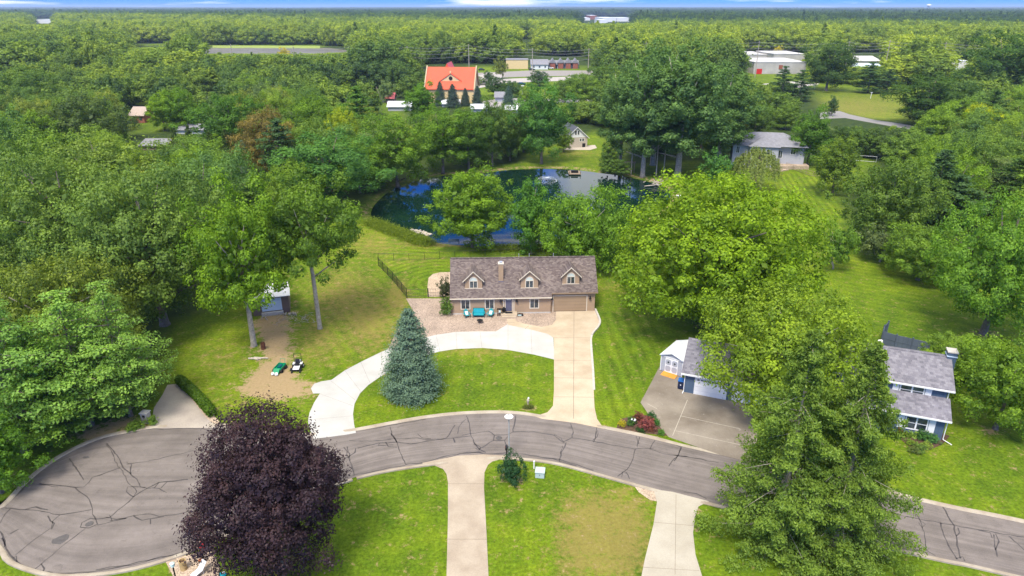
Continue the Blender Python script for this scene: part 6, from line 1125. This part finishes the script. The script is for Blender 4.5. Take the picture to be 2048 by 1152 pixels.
for k in range(16): x, y = p[0] + rb_.uniform(-1.2, 1.0), p[1] + rb_.uniform(-.4, .4); mb.tube([(x, y, .1), (x + rb_.uniform(-.3, .3), y - .35, .12)], rb_.uniform(.08, .14), 8)
tag(mb.build('firewood', M['barkp']), 'scattered cut firewood at the right front corner of the brown shed', 'firewood')
mb = MB(); p = W(530, 640); mb.tube([(p[0] - .5, p[1], 0), (p[0] - .1, p[1], .8), (p[0] + .4, p[1] - .1, 0)], .04).tube([(p[0] - .6, p[1] + .3, .2), (p[0] + .5, p[1] + .2, .8)], .04).tube([(p[0], p[1] + .3, 0), (p[0] + .1, p[1], 1.0)], .05); tag(mb.build('sawhorse', M['dead']), 'pale wooden sawhorse left of the brown shed door', 'sawhorse')
# bottom left corner things
p = W(356, 1175); o = thing('yard_lamp', 'dark yard lamp post with small glass lantern near the bottom left curb', 'lamp', p); MB().tube([(0, 0, 0), (0, 0, 2.0)], .06).build('post', M['black'], o); MB().lathe((0, 0, 2.0), [(.08, 0), (.14, .05), (.16, .32), (.18, .33), (.03, .46)], 10).build('lantern', M['pillow'], o)
p = W(368, 1138); o = thing('stump_planter', 'tan cylindrical stump planter beside the yard lamp', 'planter', p); MB().lathe((0, 0, 0), [(.27, 0), (.25, .4), (.27, .85), (.22, .85), (.2, .7)], 16).build('planter_body', mat('tan_wood', (.40, .28, .12), .8, .15, 3), o); MB().disc((0, 0, .72), .2, 12).build('soil', M['soil'], o)
sheet('paver_patch', px2w([(330, 1122), (345, 1118), (420, 1098), (440, 1130), (430, 1200), (350, 1200), (345, 1150)]), .006, M['gravel2'])
p = W(407, 1100); o = thing('trash_cart', 'red topped cart half hidden under the purple maple', 'cart', p); MB().box(-.2, .2, -.2, .2, .1, .6).build('body', M['red'], o, bevel=.03); MB().box(-.23, .23, -.23, .23, .601, .68).build('lid', M['red'], o); MB().tube([(-.2, .2, .12), (.2, .2, .12)], .12, 10).build('wheel', M['tyre'], o)
p = W(403, 1122); o = thing('grill', 'small black and orange kettle grill under the maple edge', 'grill', p); MB().lathe((0, 0, .45), [(.08, 0), (.26, .12), (.28, .22), (.22, .36), (.06, .42)], 14).build('kettle', M['black'], o)
for k in range(3): a = k * 2.1; MB().tube([(0, 0, .5), (.28 * math.cos(a), .28 * math.sin(a), 0)], .02).build('leg', M['black'], o)
MB().lathe((0, -.1, .1), [(.15, 0), (.2, .1), (.1, .14)], 10).build('ash_pan', M['pot'], o)
p = W(395, 1152); o = thing('lounge_chair', 'white sling lounge chair at the bottom edge below the purple maple', 'chair', p, rad(-30)); MB().solid([(-.25, -.4, .3), (.25, -.4, .3), (.25, .3, .35), (-.25, .3, .35)], (0, 0, .04)).build('seat', M['white'], o); MB().solid([(-.25, .3, .38), (.25, .3, .38), (.25, .75, .9), (-.25, .75, .9)], (0, .04, 0)).build('backrest', M['white'], o)
for x in (-.26, .26):
    for y in (-.35, .35): MB().tube([(x, y, 0), (x, y, .33)], .02).build('leg', M['steel'], o)
p = W(446, 1152); o = thing('toy', 'small turquoise plastic toy under the purple maple', 'toy', p); MB().blob((0, 0, .16), (.3, .2, .16), 2, 8, .08).build('body', M['teal'], o); MB().blob((.1, 0, .34), (.14, .1, .1), 3, 7, .08).build('top', M['white'], o)
p = W(552, 1180); o = thing('swing_set', 'yellow A shaped swing frame at the bottom edge below the purple maple', 'swing', p)
for y in (0, -2.2):
    MB().tube([(-.75, y, 0), (0, y, 1.9)], .05).build('leg', M['yellow'], o); MB().tube([(.75, y, 0), (0, y, 1.9)], .05).build('leg', M['yellow'], o)
MB().tube([(0, .1, 1.9), (0, -2.3, 1.9)], .05).build('top_bar', M['yellow'], o)
# pond side
p = W(1093, 361); o = thing('fountain', 'low white spray fountain making a ripple ring on the pond', 'fountain', (at(1093, 361, -.5).x, at(1093, 361, -.5).y, -.5)); mb = MB()
for k in range(26):
    a = k * 2 * math.pi / 26; q = [(math.cos(a) * 2.7 * s_, math.sin(a) * 2.7 * s_, 0.8 * (1 - (2 * s_ - .75) ** 2 / 1.56) * (1 if s_ < 1 else 0) + .05) for s_ in [0, .2, .4, .6, .8, .93]]; mb.tube(q, [.04, .02, .014, .012, .012, .01], 3)
mb.build('spray_jet', M['foam'], o); mb = MB(); rf2 = random.Random(2)
for k in range(240): a = rf2.random() * 6.28; r = rf2.gauss(2.6, .16); mb.lathe((math.cos(a) * r, math.sin(a) * r, .0), [(.035, 0), (.02, .03)], 5)
mb.build('splash_ring', M['foam'], o); MB().lathe((0, 0, -.1), [(.3, 0), (.3, .16), (.1, .25)], 10).build('nozzle', M['black'], o)
p = W(1148, 341); o = thing('dock', 'small grey floating dock at the far pond bank', 'dock', (p[0], p[1], -.45)); MB().box(-1.6, 1.6, -3.4, .6, .15, .32).build('deck', M['wood'], o)
for x in (-1.4, 1.4):
    for y in (-3.2, 0): MB().tube([(x, y, -.6), (x, y, .9)], .07).build('post', M['dark'], o)
MB().box(-.9, .9, -2.4, -1.4, .33, .9).build('box_seat', M['dark'], o)
p = W(1258, 344); o = thing('swing_arbor', 'square timber swing frame on the right pond bank', 'arbor', p, rad(-8))
for x in (-1.3, 1.3):
    for y in (-.7, .7): MB().box(x - .09, x + .09, y - .09, y + .09, 0, 2.5).build('post', M['wood'], o)
    mb = MB(); [mb.box(x - .03, x + .03, -.6, .6, z, z + .08) for z in (.4, .8, 1.2, 1.6, 2.0)]; mb.build('side_ladder', M['wood'], o)
mb = MB(); [mb.box(-1.6, 1.6, y - .04, y + .04, 2.5, 2.66) for y in (-.7, -.25, .25, .7)]; mb.build('top_beam', M['wood'], o); MB().box(-.85, .85, -.25, .25, .5, .56).box(-.85, .85, .25, .3, .56, 1.05).build('swing_seat', M['wood'], o); MB().tube([(-.8, 0, .56), (-.8, 0, 2.5)], .02).tube([(.8, 0, .56), (.8, 0, 2.5)], .02).build('hanging_rope', M['wood'], o)
mb = MB(); p = W(1332, 368)
for k in range(34): a = rb_.uniform(0, 3.14); x, y = p[0] + rb_.gauss(0, 1.8), p[1] + rb_.gauss(0, 1.2); l = rb_.uniform(.8, 2.6); mb.tube([(x, y, .1), (x + math.cos(a) * l, y + math.sin(a) * l * .5, rb_.uniform(.1, 1.0))], [.12, .04], 5)
mb.tube([(p[0] - 5.5, p[1] - 1.2, -.25), (p[0] - 2, p[1] - .7, 0), (p[0] + .5, p[1] - .3, .3)], [.10, .2, .25], 8); tag(mb.build('driftwood', M['dead']), 'pile of pale driftwood logs at the right tip of the pond', 'driftwood')
p = W(1353, 416); o = thing('pole_lamp', 'dark post with flat white cap peeking above the huge maple by the pond', 'lamp', (p[0], p[1] - .5, 0)); z0 = atY(1353, 392, p[1] - .5).z; MB().tube([(0, 0, 0), (0, 0, z0)], .1).build('post', M['black'], o); MB().box(-.55, .55, -.2, .2, z0, z0 + .16).build('cap', M['white'], o)
p = W(908, 487); o = thing('bench', 'dark blue grey bench facing the pond under the rounded bright tree', 'bench', p); MB().box(-1.0, 1.0, -.25, .25, .42, .48).build('seat', M['bluewall'], o); MB().box(-1.0, 1.0, -.3, -.26, .55, .95).build('backrest', M['bluewall'], o)
for x in (-.9, .9): MB().box(x - .05, x + .05, -.3, .25, 0, .42).build('leg', M['bluewall'], o)
mb = MB(); p0 = W(872, 476)
for k in range(26): t_ = k / 25; q = at(858 - 30 * t_ + rb_.uniform(-6, 6), 468 - 6 * t_ + rb_.uniform(-3, 3)); mb.blob((q.x, q.y, 0), (rb_.uniform(.2, .5), rb_.uniform(.2, .4), rb_.uniform(.15, .3)), k, 5, .25)
tag(mb.build('bank_rocks', M['rockm']), 'pale rocks on the near left pond bank', 'rocks', kind='stuff')
# reeds along the bank
RNG = np.random.default_rng(9); bank = [at(x, y).to_2d() for x, y in [(742, 446), (765, 455), (790, 466), (820, 476), (845, 486), (856, 489)]]; bank = resample(bank, 60); C = np.concatenate([np.array([p.x, p.y, 0]) + np.stack([RNG.normal(0, .9, 330), RNG.normal(0, .9, 330), np.abs(RNG.normal(.25, .35, 330))], 1) for p in bank])
b2 = resample([at(x, y).to_2d() for x, y in [(990, 498), (1020, 499), (1075, 498), (1120, 496)]], 40); C = np.concatenate([C] + [np.array([p.x, p.y, 0]) + np.stack([RNG.normal(0, .7, 200), RNG.normal(0, .7, 200), np.abs(RNG.normal(.2, .3, 200))], 1) for p in b2])
rm_ = cards(C, np.array([0, -.6, .5]) + RNG.normal(size=(len(C), 3)) * .7, .34, RNG.normal(.5, .2, len(C)), 'bank_reeds', M['leaf'], .3); ro_ = bpy.data.objects.new('bank_reeds', rm_); col.objects.link(ro_); ro_.color = (.13, .20, .015, 1); tag(ro_, 'tall bright green reeds along the near pond bank', 'reeds', kind='stuff')
# utility poles and wires beyond the church
PX_ = [(461, 88, 132), (586, 92, 135), (698, 92, 130), (814, 92, 128), (937, 88, 150), (1065, 96, 138), (1178, 96, 130), (1293, 84, 125), (1519, 82, 125), (1700, 82, 125), (1781, 80, 122), (1893, 84, 125), (2040, 86, 126), (340, 90, 132)]
PX_.sort(); YL = 436.0; tops = []
nm_ = ['leftmost utility pole before the river', 'utility pole left of the golden tree', 'utility pole right of the golden tree', 'utility pole above the left woodland', 'utility pole nearest left of the church', 'tall utility pole rising behind the church ridge', 'utility pole behind the parking lot', 'utility pole above the apartment row', 'utility pole above the cottonwood grove', 'utility pole at left end of the warehouses', 'utility pole right of the big dark tree', 'utility pole above the blue roofed hall', 'utility pole left of the very large dark tree', 'rightmost utility pole at the picture edge']
for i, (x, t_, b_) in enumerate(PX_):
    q = atY(x, t_, YL); o = thing('utility_pole', nm_[i], 'utility pole', (q.x, YL, 0), 0, 'utility poles in a line beyond the church'); MB().tube([(0, 0, 0), (0, 0, q.z)], [.28, .17], 8).build('pole', M['barkp'], o); MB().box(-.1, .1, -1.3, 1.3, q.z - .9, q.z - .7).build('crossarm', M['wood'], o); tops.append((q.x, q.z))
for k, dz_ in enumerate((-.8, -2.4, -4.2, -6.4)):
    mb = MB()
    for (x0, z0), (x1, z1) in zip(tops, tops[1:]): mb.tube([(x0 + (x1 - x0) * s_, YL - .6, z0 + (z1 - z0) * s_ + dz_ - 4 * s_ * (1 - s_) * 1.1) for s_ in [j / 8 for j in range(9)]], .055, 4)
    tag(mb.build('power_line', M['wire']), ['topmost sagging power line strung along the utility poles', 'second power line from the top along the utility poles', 'third power line from the top along the utility poles', 'lowest power line along the utility poles'][k], 'power line')
for i, (x, y, t_) in enumerate([(979, 168, 145), (996, 190, 160), (1045, 195, 172)]): q = at(x, y); z = atY(x, t_, q.y).z; o = thing('lot_lamp', ['slim lamp pole left of the dark oval tree', 'slim lamp pole before the dark oval tree', 'slim lamp pole right of the lone blue spruce'][i], 'lamp', q); MB().tube([(0, 0, 0), (0, 0, z)], .12).build('pole', M['steel'], o); MB().box(-.7, .7, -.25, .25, z, z + .25).build('lamp_head', M['white'], o)
for i, (x, y, t_) in enumerate([(1629, 178, 172), (1741, 197, 186)]): q = at(x, y); z = atY(x, t_, q.y).z; o = thing('field_post', ['small white T shaped post at the left of the open field', 'white post in the middle of the open field'][i], 'post', q); MB().tube([(0, 0, 0), (0, 0, z)], .1).build('post', M['white'], o); MB().box(-1.4 + i, 1.4 - i, -.1, .1, z, z + .25).build('cross_piece', M['white'], o)
# cars far away
def car(x, y, c, label, rz=0):
    q = at(x, y); o = thing('parked_car', label, 'car', (q.x, q.y, .06), rz, 'cars by the far road'); MB().solid([(-2.2, -.9, .35), (2.2, -.9, .35), (2.2, -.9, .8), (1.3, -.9, .95), (-2.1, -.9, .95)], (0, 1.8, 0)).build('body', c, o, bevel=.08); MB().solid([(-1.7, -.8, .96), (1.1, -.8, .96), (.5, -.75, 1.45), (-1.2, -.75, 1.45)], (0, 1.55, 0)).build('cabin', M['glass'], o)
    for wx in (-1.4, 1.4):
        for wy in (-.85, .85): MB().tube([(wx, wy - .1, .33), (wx, wy + .1, .33)], .33, 12).build('wheel', M['tyre'], o)
car(963, 141, M['black'], 'dark car on the far road right of the church'); car(1064, 141, M['dark'], 'dark car in front of the apartment row'); car(1101, 138, M['white'], 'white pickup before the gabled apartment blocks'); car(1043, 170, M['dteal'], 'dark car at the edge of the lot near the round tree', .2); car(953, 163, M['steel'], 'silver car behind the church right corner', 1.3)
# haze
hz = MB().box(-24000, 24000, -200, 17800, -3, 80).build('haze', None); m = bpy.data.materials.new('haze'); m.use_nodes = True; t = m.node_tree; t.nodes.clear(); ou = N(t, 'ShaderNodeOutputMaterial'); pv = N(t, 'ShaderNodeVolumePrincipled'); pv.inputs['Color'].default_value = (.62, .78, 1, 1); pv.inputs['Density'].default_value = HAZE; pv.inputs['Anisotropy'].default_value = .2; t.links.new(pv.outputs[0], ou.inputs['Volume']); hz.data.materials.append(m); tag(hz, kind='stuff')
